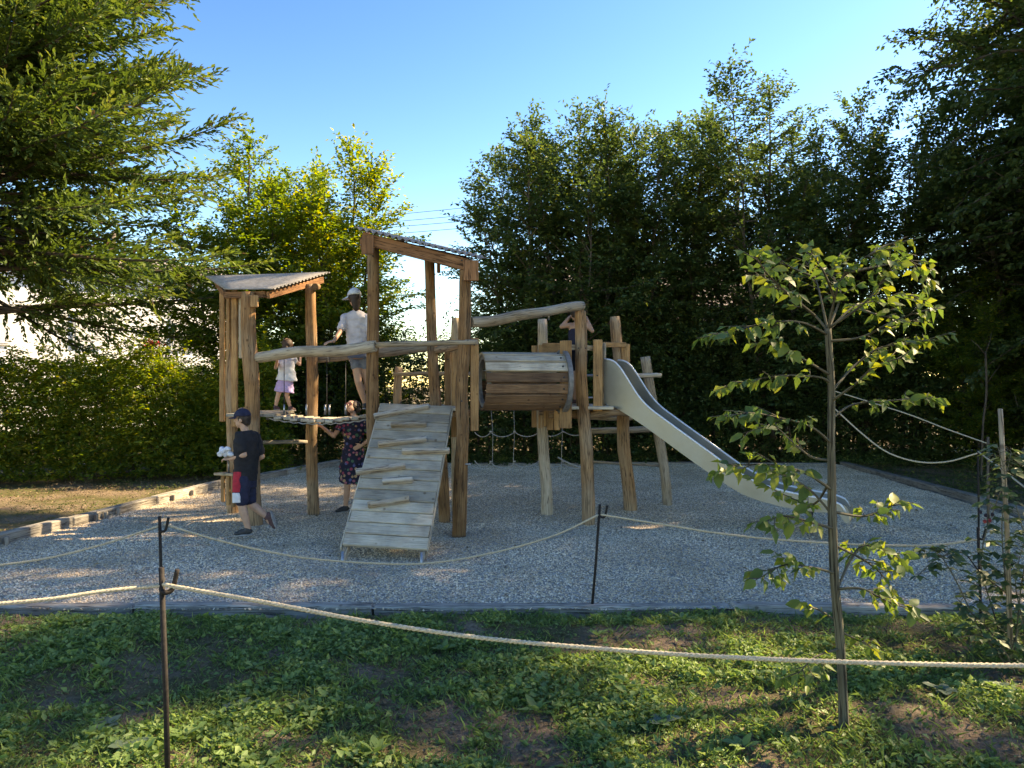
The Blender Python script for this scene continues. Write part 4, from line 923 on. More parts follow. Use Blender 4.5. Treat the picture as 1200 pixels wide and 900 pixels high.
# --- steel slide
SL = thing('slide', 'curved stainless steel slide running down from the right tower onto the gravel', 'slide', (2.8, 10.5, 0))
S0 = V(1.47, 11.22, 0); ang = R(29); sd = V(math.cos(ang), -math.sin(ang), 0); sw = V(math.sin(ang), math.cos(ang), 0); HW = .27
def sl_hit(x, y, side):
    o = S0+sw*HW*side; # near side line: o + sd*s ; ray through pixel
    k = (x-600)/900; s = (k*o.y-o.x)/(sd.x-k*sd.y); Y = o.y+sd.y*s; return s, CAMZ+(450-y)/900*Y
rim_px = [(708, 421), (716, 421), (724, 426), (735, 444), (748, 465), (760, 478), (790, 500), (830, 529), (860, 551), (890, 567), (920, 576), (950, 582), (975, 586), (982, 590)]
flr_px = [(708, 473), (718, 476), (735, 486), (760, 503), (790, 525), (820, 547), (845, 564), (868, 579), (890, 587), (915, 594), (945, 599), (970, 601), (982, 602)]
rim = [sl_hit(x, y, -1) for x, y in rim_px]; flr = [sl_hit(x, y, -1) for x, y in flr_px]
send = max(rim[-1][0], flr[-1][0]); NS = 70
ss = [rim[0][0]+(send-rim[0][0])*i/NS for i in range(NS+1)]
zr = np.interp(ss, [a for a, _ in rim], [b for _, b in rim]); zf = np.interp(ss, [a for a, _ in flr], [b for _, b in flr])
def sm(z, k=3):
    z = list(z)
    for _ in range(k): z = [z[0]]+[(z[i-1]+2*z[i]+z[i+1])/4 for i in range(1, len(z)-1)]+[z[-1]]
    return z
zr, zf = sm(zr, 3), sm(zf, 6)
def slide_sheet(name, prof, mat, label=None):
    """prof(i) -> list of points across; makes a thin closed strip"""
    rows = [prof(i) for i in range(NS+1)]; m = len(rows[0]); vs = [p for r in rows for p in r]; fs = []
    for i in range(NS):
        for j in range(m): a = i*m+j; b2 = i*m+(j+1) % m; fs.append((a, b2, b2+m, a+m))
    fs.append(tuple(range(m))[::-1]); fs.append(tuple(NS*m+j for j in range(m)))
    o = mesh_obj(name, vs, fs, mat, SL, smooth=False); fix_normals(o); return o
def at_s(i, w, z): 
    p = S0+sd*ss[i]+sw*w; p.z = z; return p
T = .012
slide_sheet('side_wall', lambda i: [at_s(i, -HW, zf[i]), at_s(i, -HW+T, zf[i]), at_s(i, -HW+T, zr[i]), at_s(i, -HW, zr[i])], M['steel'])
slide_sheet('side_wall', lambda i: [at_s(i, HW-T, zf[i]), at_s(i, HW, zf[i]), at_s(i, HW, zr[i]), at_s(i, HW-T, zr[i])], M['steel'])
slide_sheet('chute', lambda i: [at_s(i, -HW+T+.002, zf[i]+.03), at_s(i, HW-T-.002, zf[i]+.03), at_s(i, HW-T-.002, zf[i]+.045), at_s(i, -HW+T+.002, zf[i]+.045)], M['steel'])
for s in (-1, 1):
    tube('rim', [at_s(i, s*HW-s*T/2, zr[i]) for i in range(NS+1)]+[at_s(NS, s*HW, zr[-1])+sd*.03*k-V(0, 0, .012*k*k) for k in (1, 2, 3)], .014, M['steel_rim'], SL, 8)
# rolled exit lip
zl = zf[-1]+.04; lip = []
for k in range(9):
    a = math.pi*.62*k/8; lip.append((.13*math.sin(a), zl-.13*(1-math.cos(a))))
vs, fs = [], []
for k, (dx, z) in enumerate(lip):
    for w in (-HW, HW):
        p = S0+sd*(ss[-1]+dx)+sw*w; p.z = z; vs.append(p)
        p2 = p.copy(); p2 -= sd*.01; p2.z -= .008; vs.append(p2)
for k in range(8):
    a = 4*k; b2 = a+4; fs += [(a, a+2, b2+2, b2), (a+1, b2+1, b2+3, a+3), (a, b2, b2+1, a+1), (a+2, a+3, b2+3, b2+2)]
fix_normals(mesh_obj('exit_lip', vs, fs, M['steel'], SL, smooth=True))
for s in (-1, 1):   # rounded cheeks of the exit
    vs = []; c0 = S0+sd*ss[-1]+sw*s*(HW-.001); top = zr[-1]; K = 10
    pts2 = [(0, zf[-1]), (0, top)]+[(.125*math.sin(math.pi*.5*k/K), zl-.02+(top-zl+.02)*math.cos(math.pi*.5*k/K)) for k in range(1, K+1)]+[(.13, zl-.12), (.08, zl-.15)]
    for th in (0, -s*.010):
        for dx, z in pts2: p = c0+sd*dx+sw*th; p.z = z; vs.append(p)
    m = len(pts2); fs = [tuple(range(m)), tuple(range(m, 2*m))[::-1]]+[(k, (k+1) % m, m+(k+1) % m, m+k) for k in range(m)]
    fix_normals(mesh_obj('exit_cheek', vs, fs, M['steel'], SL))
p = at_s(NS-8, 0, 0); tube('leg', [V(p.x, p.y, -.2), V(p.x, p.y, zf[NS-8]+.03)], .03, M['bolt'], SL, 10)
# ---------------------------------------------------------------- rope fence
def twisted_rope(name, pts, r, parent=None, base=None, pitch=None, strands=3, st=None):
    """three strands laid round each other"""
    pts = resample(pts, st or r*2.2) if len(pts) < 60 else pts
    pitch = pitch or r*7; vs, fs, wc = [], [], []; L = [0]
    for a, b in zip(pts[:-1], pts[1:]): L.append(L[-1]+(b-a).length)
    for q in range(strands):
        sp = []
        for i, p in enumerate(pts):
            d = (pts[min(i+1, len(pts)-1)]-pts[max(i-1, 0)]).normalized(); _, s, u = frame(d); a = 2*math.pi*(L[i]/pitch+q/strands)
            sp.append(p+(s*math.cos(a)+u*math.sin(a))*r*.48)
        a, b, c = tube_data(sp, r*.58, 6); k = len(vs); vs += a; wc += c; fs += [tuple(i+k for i in f) for f in b]
    o = mesh_obj(name, vs, fs, M['rope'], parent, wc, True, base); fix_normals(o); return o
def sagpts(*px):
    return [P(x, y, Y) for x, y, Y in px]
def smooth_curve(ctrl, n=40):
    ctrl = [Vector(c) for c in ctrl]; c = [ctrl[0]*2-ctrl[1]]+ctrl+[ctrl[-1]*2-ctrl[-2]]; out = []
    for i in range(1, len(c)-2):
        for k in range(n):
            t = k/n; a, b, d, e = c[i-1], c[i], c[i+1], c[i+2]
            out.append(.5*((2*b)+(d-a)*t+(2*a-5*b+4*d-e)*t*t+(3*b-a-3*d+e)*t**3))
    out.append(c[-2]); return out
def stake(label, x, ytop, Y, xb=None, r=.011, hook=(1, 0), hl=.10):
    top = P(x, ytop, Y); base = V(((xb or x)-600)/900*Y, Y, -.15)
    t = thing('fence_stake', label, 'stake', (base.x, base.y, 0), 'iron stakes of the rope fence')
    tube('bar', [base, base.lerp(top, .5)+V(.004, 0, 0), top], [r, r, r], M['iron'], t, 8, .12, int(x))
    e = top+V(r*2.2*hook[0], 0, -hl*1.05); loop = [top+V(0, 0, -hl*1.02), top+V(r*1.5, -r*1.6, -hl*1.12), top+V(r*3.2, -r*.6, -hl*1.1), top+V(r*4.2, 0, -hl*.9), top+V(r*5.6*hook[0], 0, -hl*.1)]
    tube('hook', smooth_curve(loop, 5), r*.85, M['iron'], t, 8); return top
RG = 'ropes of the low fence'
s1 = stake('nearest iron stake of the rope fence, at the left of the lawn', 189, 665, 3.6, 198, .0135, hl=.10)
s2 = stake('iron stake just behind the nearest one, at the edge of the gravel', 187, 605, 5.8, 190, .012, hl=.10)
s3 = stake('iron stake at the middle of the gravel edge in front of the right tower', 703, 591, 6.7, 692, .0115, hl=.10)
s4 = stake('dark iron stake among the brambles at the right, holding the far rope', 1146, 618, 6.0, 1150, .011, hl=.08)
def rope_thing(label, ctrl, r, n=40):
    c = smooth_curve(ctrl, n); p0 = c[0]; L = sum((b-a).length for a, b in zip(c[:-1], c[1:])); k = max(30, int(L/(r*1.9)))
    # even spacing
    acc = [0]
    for a, b in zip(c[:-1], c[1:]): acc.append(acc[-1]+(b-a).length)
    xs_ = np.linspace(0, acc[-1], min(k, 520)); arr = np.array([tuple(q) for q in c]); pts = [Vector((float(np.interp(x, acc, arr[:, 0])), float(np.interp(x, acc, arr[:, 1])), float(np.interp(x, acc, arr[:, 2])))) for x in xs_]
    o = twisted_rope('rope', pts, r, None, tuple(p0)); props(o, label, 'rope', RG); return o
rope_thing('thick pale rope crossing the lawn from the nearest stake to the right edge', sagpts((191, 685, 3.58), (300, 704, 3.5), (430, 728, 3.42), (560, 747, 3.35), (700, 760, 3.25), (850, 770, 3.15), (1000, 776, 3.08), (1200, 780, 3.0), (1420, 775, 2.95)), .0108)
rope_thing('pale rope running from the nearest stake out of view on the left', sagpts((190, 686, 3.6), (120, 693, 3.5), (50, 703, 3.4), (-60, 712, 3.3)), .0098)
rope_thing('rope sagging from the stake behind the nearest one across to the middle stake', sagpts((192, 614, 5.8), (260, 634, 5.9), (340, 651, 6.1), (420, 659, 6.25), (500, 660, 6.4), (580, 647, 6.5), (650, 627, 6.6), (702, 603, 6.7)), .0095)
rope_thing('thin rope going left from the stake behind the nearest one over the gravel', sagpts((187, 616, 5.8), (120, 638, 5.7), (50, 655, 5.6), (-40, 667, 5.5)), .009)
rope_thing('rope running from the middle stake past the young tree to the brambles', sagpts((704, 603, 6.7), (780, 615, 6.6), (860, 627, 6.5), (950, 635, 6.4), (1040, 639, 6.2), (1100, 638, 6.1), (1148, 632, 6.0)), .0095)
# far rope on the right side of the gravel
s5 = stake('short pale-topped stake where the two far ropes meet, right of the young tree', 1146, 527, 9.6, 1147, .012, hl=.06)
rope_thing('slack rope hanging behind the young tree, right of its trunk', sagpts((977, 478, 10.65), (1010, 508, 10.4), (1040, 530, 10.2), (1075, 541, 10.0), (1110, 541, 9.8), (1146, 531, 9.6)), .011)
rope_thing('upper far rope slanting down to the right in front of the dark shrubs', sagpts((977, 458, 12), (1060, 484, 11.4), (1110, 503, 11.0), (1158, 520, 10.5)), .010)
rope_thing('far rope running down from the pale-topped stake to the right edge', sagpts((1146, 529, 9.6), (1175, 551, 8.6), (1215, 582, 7.6)), .010)
pst = thing('wooden_stake', 'thin dark post behind the young tree where the slack far rope starts', 'stake', (4.46, 10.66, 0)); tube('post', [V(4.50, 10.66, -.2), P(976, 468, 10.66)], [.02, .016], M['bark'], pst, 10, .1, 3)
pst = thing('wooden_stake', 'thin dark post in the shrubs holding the upper far rope', 'stake', (6.6, 10.5, 0)); p_ = P(1158, 512, 10.5); tube('post', [V(p_.x, 10.5, -.2), p_], [.02, .018], M['bark'], pst, 8, .1, 4)

# ---------------------------------------------------------------- young tree in front
LEAFM = {}
def leaf_shape(name, L, W, mat, lv, seed=0, base_col=None):
    """one broad leaf: 7 rows, folded along the midrib, drooping tip; 24 triangles"""
    rnd = random.Random(seed); rows = 7; vs, fs = [], []
    for i in range(rows):
        t = i/(rows-1); w = W*.5*math.sin(math.pi*min(1, t**.8*.97+.03))**.75*(1-.15*t); droop = -.13*L*t*t
        for s in (-1, 0, 1): vs.append((t*L, s*w, droop+(abs(s)*w*.16)+.004*rnd.uniform(-1, 1)*abs(s)))
    for i in range(rows-1):
        for s in range(2): a = i*3+s; fs.append((a, a+1, a+4, a+3))
    me = bpy.data.meshes.new(name); me.from_pydata(vs, [], fs); me.materials.append(mat); a = me.attributes.new('lv', 'FLOAT', 'POINT'); a.data.foreach_set('value', [lv]*len(vs)); set_smooth(me); return me
def place_leaf(me, parent, p, d, up=(0, 0, 1), sc=1.0, name='leaf'):
    o = bpy.data.objects.new(name, me); COL.objects.link(o); o.parent = parent
    d = Vector(d).normalized(); u = Vector(up); s = u.cross(d); s = s.normalized() if s.length > .05 else Vector((0, 1, 0)); u = d.cross(s)
    m = Matrix((d, s, u)).transposed(); o.location = Vector(p)-base_of(parent); o.rotation_euler = m.to_euler(); o.scale = (sc,)*3; return o
young = [leaf_shape('leaf', .088, .058, M['leaf_young'], lv, i) for i, lv in enumerate((.0, .15, .3, .45, .6, .75, .95))]
rnd = random.Random(77)
g0 = G(988, 858); YT = thing('young_tree', 'slender young tree with yellow-green leaves standing alone in the lawn at the right', 'tree', tuple(g0))
Y0 = g0.y
tr_ = [g0-V(0, 0, .1), P(989, 850, Y0), P(985, 760, Y0), P(978, 680, Y0), P(975, 600, Y0), P(974, 520, Y0), P(974, 450, Y0), P(970, 385, Y0)]
trc = smooth_curve(tr_, 8); NT = len(trc)
tube('trunk', trc, [.029-.011*i/NT+.016*math.exp(-i/3.5) for i in range(NT)], M['sapling_bark'], YT, 14, .12, 5)
# limbs: pixel polylines with a depth offset; twigs hang from them
limbs = [
 [(970, 388, 0), (955, 370, .05), (930, 350, .15), (905, 335, .2), (880, 315, .3)], [(970, 388, 0), (978, 350, -.1), (990, 320, -.15), (1020, 298, -.2), (1050, 290, -.2)],
 [(970, 388, 0), (962, 350, .1), (955, 325, .2), (940, 300, .3)], [(970, 388, 0), (1000, 360, .1), (1030, 352, .2), (1070, 345, .3)],
 [(970, 385, 0), (1010, 358, -.2), (1030, 335, -.25), (1045, 315, -.3)], [(974, 440, 0), (940, 420, -.1), (915, 405, -.15), (900, 397, -.2)],
 [(970, 392, 0), (940, 378, -.15), (900, 378, -.2), (860, 388, -.3), (838, 392, -.35)], [(974, 450, 0), (960, 442, 0), (915, 440, .2), (880, 446, .25), (845, 453, .3)],
 [(974, 460, 0), (1000, 430, .15), (1030, 408, .2), (1065, 403, .25), (1098, 395, .3)], [(974, 470, 0), (1000, 452, -.15), (1025, 430, -.2), (1060, 418, -.25)],
 [(975, 490, 0), (1000, 474, .2), (1040, 470, .25), (1080, 466, .3), (1100, 468, .3)], [(975, 520, 0), (950, 500, -.1), (915, 490, -.2), (880, 484, -.25), (850, 488, -.3)],
 [(975, 540, 0), (950, 535, .1), (925, 515, .15), (905, 500, .2), (870, 508, .2)], [(976, 575, 0), (945, 555, -.15), (910, 545, -.2), (870, 545, -.3), (845, 552, -.3)],
 [(977, 600, 0), (1010, 605, .15), (1035, 598, .2), (1050, 590, .2)], [(977, 605, 0), (950, 575, .1), (925, 560, .15), (900, 552, .15)],
 [(979, 620, 0), (950, 612, -.1), (920, 605, -.2), (893, 612, -.25)], [(981, 690, 0), (995, 660, .1), (1010, 640, .15), (1040, 645, .15), (1065, 665, .15)],
 [(981, 690, 0), (1010, 690, -.15), (1035, 702, -.2), (1060, 712, -.2)], [(981, 672, 0), (950, 665, -.1), (920, 662, -.15), (885, 680, -.25)],
 [(984, 730, 0), (960, 715, .1), (940, 708, .1)], [(985, 760, 0), (955, 770, -.1), (935, 790, -.15)], [(985, 740, 0), (1005, 750, .1), (1020, 755, .1)], [(980, 640, 0), (1010, 655, .1), (1030, 670, .2), (1045, 690, .2)],
 [(975, 560, 0), (955, 590, .2), (930, 585, .3), (880, 560, .3)], [(970, 400, 0), (1010, 395, -.1), (1050, 375, -.2), (1095, 360, -.25)],
 [(970, 388, 0), (985, 345, .2), (975, 320, .3), (985, 300, .3)],
 [(955, 370, .05), (925, 345, -.1), (900, 322, -.2), (885, 300, -.25)], [(955, 325, .2), (925, 312, .1), (905, 296, .1)], [(990, 320, -.15), (1030, 312, -.1), (1065, 305, 0), (1085, 330, 0)], [(1000, 360, .1), (1040, 372, .1), (1085, 378, .1)], [(978, 350, -.1), (965, 318, -.2), (950, 296, -.2)], [(1020, 298, -.2), (1045, 286, -.1), (1062, 300, 0)]]
tb = []; leaves = []
for li, lm in enumerate(limbs):
    c = smooth_curve([P(x, y, Y0+dy) for x, y, dy in lm], 6); m = len(c); low = lm[0][1] > 700
    tb.append((c, [.0085*(1-.8*i/m) for i in range(m)], 5))
    tot = sum((b-a).length for a, b in zip(c[:-1], c[1:])); k = int(tot/.034)
    for j in range(k):
        t = .28+.72*j/k; i = min(m-2, int(t*(m-1))); p = c[i].lerp(c[i+1], t*(m-1)-i); d = (c[i+1]-c[i]).normalized(); s = d.cross(V(0, 0, 1)).normalized()*(1 if j % 2 else -1)
        if rnd.random() < .6:
            td = (d*.6+s*.8+V(0, 0, rnd.gauss(.05, .25))).normalized(); tl = rnd.uniform(.06, .16); tb.append(([p, p+td*tl*.5, p+td*tl], [.003, .0025, .0015], 4))
            for q in range(int(tl/.04)+1): leaves.append((p+td*tl*(.4+.6*q/(int(tl/.04)+1)), td*.6+V(rnd.gauss(0, .5), rnd.gauss(0, .5), rnd.gauss(-.45, .3))))
        else: leaves.append((p, d*.4+s*.8+V(0, 0, rnd.gauss(-.2, .35))))
    leaves.append((c[-1], (c[-1]-c[-2]).normalized()+V(0, 0, -.3)))
join_tubes('branch', tb, M['sapling_bark'], YT)['kind'] = 'stuff'
rnd.shuffle(leaves)
for p, d in leaves[:300]: place_leaf(rnd.choice(young), YT, p, d, (rnd.gauss(0, .6), rnd.gauss(-.5, .6), 1), rnd.uniform(.42, 1.15))
rest = leaves[300:]
if rest:
    pr = np.array([tuple(p) for p, d in rest]); n_ = len(rest)
    leaf_cloud('foliage', pr, np.array([tuple(d) for p, d in rest]), np.array([0, 0, 1.])+nr.normal(0, .5, (n_, 3)), nr.uniform(.045, .085, n_), nr.uniform(.03, .05, n_), nr.random(n_), M['leaf_young'], YT, kind='stuff', fold=.1, curl=.25)
print('young leaves', len(leaves))

# ---------------------------------------------------------------- brambles round the grey stake at the right edge
sb = G(1186, 782); gs = thing('garden_stake', 'slim grey wooden stake standing in the brambles at the right edge', 'stake', tuple(sb)); tube('pole', [sb-V(0, 0, .2), P(1180, 620, sb.y), P(1172, 479, sb.y)], [.017, .016, .015], M['log_grey'], gs, 12, .08, 6)
BB = thing('bramble', 'bramble with blackberries climbing the grey stake at the right edge', 'bramble', (sb.x, sb.y+.1, 0))
bl_ = [leaf_shape('leaf', .085, .052, M['leaf_bramble'], lv, 20+i) for i, lv in enumerate((0, .3, .6, .9))]
tb = []; canes = [[(1190, 790, .1), (1180, 700, .05), (1174, 620, 0), (1178, 560, -.05), (1168, 520, -.05)], [(1185, 790, .2), (1165, 720, .25), (1150, 650, .3), (1178, 560, .2), (1185, 530, .2)],
 [(1188, 780, 0), (1195, 700, -.05), (1202, 640, -.1), (1190, 590, -.1)], [(1188, 790, -.1), (1150, 740, -.15), (1120, 680, -.15), (1100, 650, -.2), (1085, 655, -.2)],
 [(1186, 700, .1), (1150, 672, .05), (1128, 648, 0), (1098, 655, -.05), (1070, 680, -.1)], [(1190, 780, .15), (1160, 740, .2), (1140, 720, .2), (1120, 700, .2)], [(1185, 760, -.1), (1210, 700, -.1), (1225, 660, -.1)], [(1190, 790, -.2), (1175, 760, -.25), (1150, 745, -.3), (1120, 748, -.35)], [(1192, 790, .3), (1200, 740, .3), (1190, 680, .3), (1205, 620, .3)]]
lv_b = []
for cn in canes:
    c = smooth_curve([P(x, y, sb.y+dy) for x, y, dy in cn], 7); m = len(c); tb.append((c, [.006*(1-.6*i/m) for i in range(m)], 5)); tot = sum((b-a).length for a, b in zip(c[:-1], c[1:])); k = int(tot/.034)
    for j in range(k):
        t = .08+.92*j/k; i = min(m-2, int(t*(m-1))); p = c[i]; a = rnd.random()*6.28; pe = V(math.cos(a)*.07, math.sin(a)*.07, .03); tb.append(([p, p+pe], [.002, .0015], 4)); q = p+pe; hd = V(math.cos(a), math.sin(a), -.25)
        for s in (-1, 0, 1): dd = Matrix.Rotation(s*.95, 3, 'Z')@hd; lv_b.append((q, dd))
join_tubes('cane', tb, M['sapling_bark'], BB)['kind'] = 'stuff'
rnd.shuffle(lv_b)
for p, d in lv_b[:290]: place_leaf(rnd.choice(bl_), BB, p, d, (rnd.gauss(0, .3), rnd.gauss(-.1, .3), 1), rnd.uniform(.55, 1.1))
rest = lv_b[290:]
if rest:
    n_ = len(rest); leaf_cloud('foliage', [tuple(p) for p, d in rest], [tuple(d) for p, d in rest], np.array([0, 0, 1.])+nr.normal(0, .4, (n_, 3)), nr.uniform(.05, .09, n_), nr.uniform(.03, .05, n_), nr.random(n_), M['leaf_bramble'], BB, kind='stuff', fold=.1)
for cx, cy in ((1155, 604), (1149, 600), (1160, 610), (1163, 603), (1154, 611)):
    q0 = P(cx, cy, sb.y-.05)
    vs, fs = [], []; bm = bmesh.new(); k = 0
    for i in range(16):
        f = i*2.399; zz = 1-2*(i+.5)/16; rr_ = math.sqrt(1-zz*zz); mt = Matrix.Translation(q0+V(rr_*math.cos(f), rr_*math.sin(f), zz*1.2)*.008); bmesh.ops.create_icosphere(bm, subdivisions=1, radius=.0048, matrix=mt)
    me = [tuple(v.co) for v in bm.verts], [tuple(v.index for v in f.verts) for f in bm.faces]; bm.verts.index_update(); bm.faces.index_update()
    bm.verts.ensure_lookup_table(); me = [tuple(v.co) for v in bm.verts], [tuple(v.index for v in f.verts) for f in bm.faces]; bm.free()
    mesh_obj('blackberry', me[0], me[1], M['berry'] if cx % 2 else M['berry_red'], BB, smooth=True)
# thin bare sapling against the dark shrubs
sp_ = G(1150, 560); st_ = thing('sapling', 'thin bare sapling with a forked tip before the dark shrubs at the right', 'tree', tuple(sp_))
tube('trunk', smooth_curve([sp_-V(0, 0, .1), P(1152, 500, sp_.y), P(1156, 460, sp_.y), P(1155, 412, sp_.y)], 8), .022, M['bark'], st_, 8, .15, 9)
join_tubes('branch', [([P(1155, 416, sp_.y), P(1146, 405, sp_.y), P(1138, 398, sp_.y)], [.012, .008, .004], 5), ([P(1155, 414, sp_.y), P(1160, 400, sp_.y), P(1162, 390, sp_.y)], [.012, .008, .004], 5), ([P(1156, 450, sp_.y), P(1166, 436, sp_.y), P(1172, 428, sp_.y)], [.01, .007, .004], 5)], M['bark'], st_)

# ---------------------------------------------------------------- single broad-leaved weeds in the lawn
lw = [leaf_shape('leaf', .11, .055, M['leaf_lawn'], lv, 40+i) for i, lv in enumerate((.1, .3, .5, .7))]; lbw = [leaf_shape('leaf', .11, .085, M['leaf_blue'], lv, 50+i) for i, lv in enumerate((.3, .6, .9))]
weeds = [((275, 828), 1, 'pale blue-green broad weed left of the middle of the lawn'), ((125, 852), 1, 'grey-green flat weed near the bottom left corner'), ((150, 882), 1, 'wide flat pale weed at the very bottom left'), ((120, 785), 0, 'upright bright green dock plant left of the nearest stake'), ((55, 757), 0, 'leafy green dock plant near the left edge of the lawn'),
 ((300, 785), 0, 'bright green rosette right of the nearest stake'), ((330, 745), 0, 'green rosette by the gravel edge right of the nearest stake'), ((520, 762), 0, 'low leafy plant below the rope in the middle of the lawn'), ((628, 830), 0, 'upright yellow-green blades in the middle of the lawn'), ((775, 848), 1, 'pale broad weed on bare soil right of the middle'),
 ((700, 745), 0, 'green rosette close under the rope near the middle stake'), ((800, 728), 0, 'tuft of upright leaves against the near timber border'), ((1170, 805), 1, 'large grey-green weed leaves at the right edge under the rope'), ((1105, 812), 1, 'small pale weed left of the large one at the right edge'), ((440, 885), 0, 'dark green weed at the bottom between stake and middle'), ((215, 868), 0, 'bright green weed at the foot of the nearest stake'), ((870, 880), 0, 'green weed at the bottom left of the young tree'), ((400, 748), 0, 'green plant beside the gravel edge left of the middle')]
for i, ((x, y), bl, lab) in enumerate(weeds):
    q = G(x, y, .05); q.z = gz(q.x, q.y); t = thing('weed_plant', lab, 'weed', tuple(q), 'broad-leaved weeds in the lawn'); r = random.Random(i+5); k = r.randint(6, 9)
    for j in range(k):
        a = j*6.283/k+r.uniform(-.3, .3); el = r.uniform(.15, .9) if not bl else r.uniform(.05, .45); d = V(math.cos(a)*math.cos(el), math.sin(a)*math.cos(el), math.sin(el))
        p = q+V(0, 0, .03)+V(math.cos(a), math.sin(a), .3)*.015
        place_leaf(r.choice(lbw if bl else lw), t, p, d, (0, 0, 1), r.uniform(.55, 1.0))
# red flowers on top of the hedge
fl = thing('flower_bush', 'patch of red flowers just over the top of the left hedge', 'flowers', (-7.6, 16.4, 0))
join_tubes('stem', [([V(-7.6, 16.4, 0), V(-7.6, 16.4, 1.6), P(176, 402, 16.2)], [.02, .015, .01], 6)], M['bark'], fl)
k = 60; c0 = P(177, 402, 16.2); pp = np.array(tuple(c0))+nr.normal(0, 1, (k, 3))*np.array([.12, .1, .022]); leaf_cloud('petals', pp, nr.normal(0, 1, (k, 3)), nr.normal(0, 1, (k, 3)), .05, .045, nr.random(k), M['red_flower'], fl, kind='stuff')
# ---------------------------------------------------------------- people
def hull_prims(prims):
    vs, fs = [], []
    def add(v, f): k = len(vs); vs.extend(v); fs.extend([tuple(i+k for i in q) for q in f])
    for pr in prims:
        if pr[0] == 'c':      # tapered capsule
            _, a, ra, b, rb_ = pr; a, b = Vector(a), Vector(b); d = (b-a)
            if d.length < 1e-4: b = a+Vector((0, 0, .001)); d = b-a
            d.normalize(); pts, rad = [], []
            for t in (-.98, -.8, -.45): pts.append(a+d*ra*t); rad.append(ra*math.sqrt(1-t*t))
            pts.append(a); rad.append(ra); pts.append(a.lerp(b, .5)); rad.append((ra+rb_)/2); pts.append(b); rad.append(rb_)
            for t in (.45, .8, .98): pts.append(b+d*rb_*t); rad.append(rb_*math.sqrt(1-t*t))
            v, f, _w = tube_data(pts, rad, 12); add([tuple(q) for q in v], f)
        elif pr[0] == 'e':    # ellipsoid: centre, (side, forward, up) radii, forward dir, up dir
            _, c, rd, fw, up = pr; fw = Vector(fw).normalized(); s = fw.cross(Vector(up)).normalized(); u = s.cross(fw); c = Vector(c)
            bm = bmesh.new(); bmesh.ops.create_icosphere(bm, subdivisions=3, radius=1); bm.verts.ensure_lookup_table()
            add([tuple(c+s*q.co.x*rd[0]+fw*q.co.y*rd[1]+u*q.co.z*rd[2]) for q in bm.verts], [tuple(x.index for x in q.verts) for q in bm.faces]); bm.free()
        elif pr[0] == 'l':    # loft of flat sections: [(centre, r_side, r_front)], side dir
            _, secs, side = pr; side = Vector(side).normalized(); n = 20; v, f = [], []
            for i, (c, rs_, rf) in enumerate(secs):
                c = Vector(c); c0 = Vector(secs[max(0, i-1)][0]); c1 = Vector(secs[min(len(secs)-1, i+1)][0]); d = (c1-c0).normalized(); fr = d.cross(side).normalized(); sd2 = fr.cross(d)
                for k in range(n): a = 2*math.pi*k/n; v.append(tuple(c+sd2*rs_*math.cos(a)+fr*rf*math.sin(a)))
            for i in range(len(secs)-1):
                for k in range(n): a = i*n+k; b = i*n+(k+1) % n; f.append((a, b, b+n, a+n))
            f.append(tuple(range(n))[::-1]); f.append(tuple((len(secs)-1)*n+k for k in range(n))); add(v, f)
    return vs, fs
def blob(name, prims, voxel, mat, parent, wrinkle=0.0, smooth=2):
    vs, fs = hull_prims(prims); me = bpy.data.meshes.new(name+'_raw'); me.from_pydata(vs, [], fs); me.update()
    bm = bmesh.new(); bm.from_mesh(me); bmesh.ops.recalc_face_normals(bm, faces=bm.faces); bm.to_mesh(me); bm.free()
    o = bpy.data.objects.new(name+'_raw', me); COL.objects.link(o); md = o.modifiers.new('r', 'REMESH'); md.mode = 'VOXEL'; md.voxel_size = voxel
    if smooth: m2 = o.modifiers.new('s', 'SMOOTH'); m2.iterations = smooth; m2.factor = .5
    dg = bpy.context.evaluated_depsgraph_get(); ev = o.evaluated_get(dg); m3 = bpy.data.meshes.new_from_object(ev)
    V_ = [v.co.copy() for v in m3.vertices]
    if wrinkle:
        for v, nn in zip(V_, [x.normal.copy() for x in m3.vertices]): v += nn*wrinkle*(noise.noise(Vector((v.x*9, v.y*9, v.z*16)))+.5*noise.noise(Vector((v.x*22, v.y*22, v.z*30))))
    F_ = [tuple(p.vertices) for p in m3.polygons]; bpy.data.objects.remove(o); bpy.data.meshes.remove(me); bpy.data.meshes.remove(m3)
    return mesh_obj(name, V_, F_, mat, parent, smooth=True)
def hand(w, d, nrm, s=1.0, curl=.35, left=1):
    """palm and five fingers from wrist w, pointing d, palm facing nrm"""
    w = Vector(w); d = Vector(d).normalized(); nrm = Vector(nrm); nrm = (nrm-d*nrm.dot(d)).normalized(); sd3 = d.cross(nrm)*left; out = [('e', w+d*.045*s, (.040*s, .050*s, .017*s), d, nrm)]
    for k, (off, ln) in enumerate(((-.029, .060), (-.010, .072), (.010, .067), (.028, .052))):
        a = w+d*.082*s+sd3*off*s; c = curl*(1+.12*k); d1 = (d*math.cos(c)+nrm*math.sin(c)); d2 = (d*math.cos(2*c)+nrm*math.sin(2*c))
        b = a+d1*ln*.52*s; out += [('c', a-d*.012*s, .0098*s, b, .0088*s), ('c', b, .0088*s, b+d2*ln*.48*s, .0075*s)]
    a = w+d*.025*s-sd3*.034*s; b = a+(d*.7-sd3*.65+nrm*.2).normalized()*.036*s; out += [('c', a, .0125*s, b, .0105*s), ('c', b, .0105*s, b+(d*.9-sd3*.25+nrm*.3).normalized()*.028*s, .0085*s)]
    return out
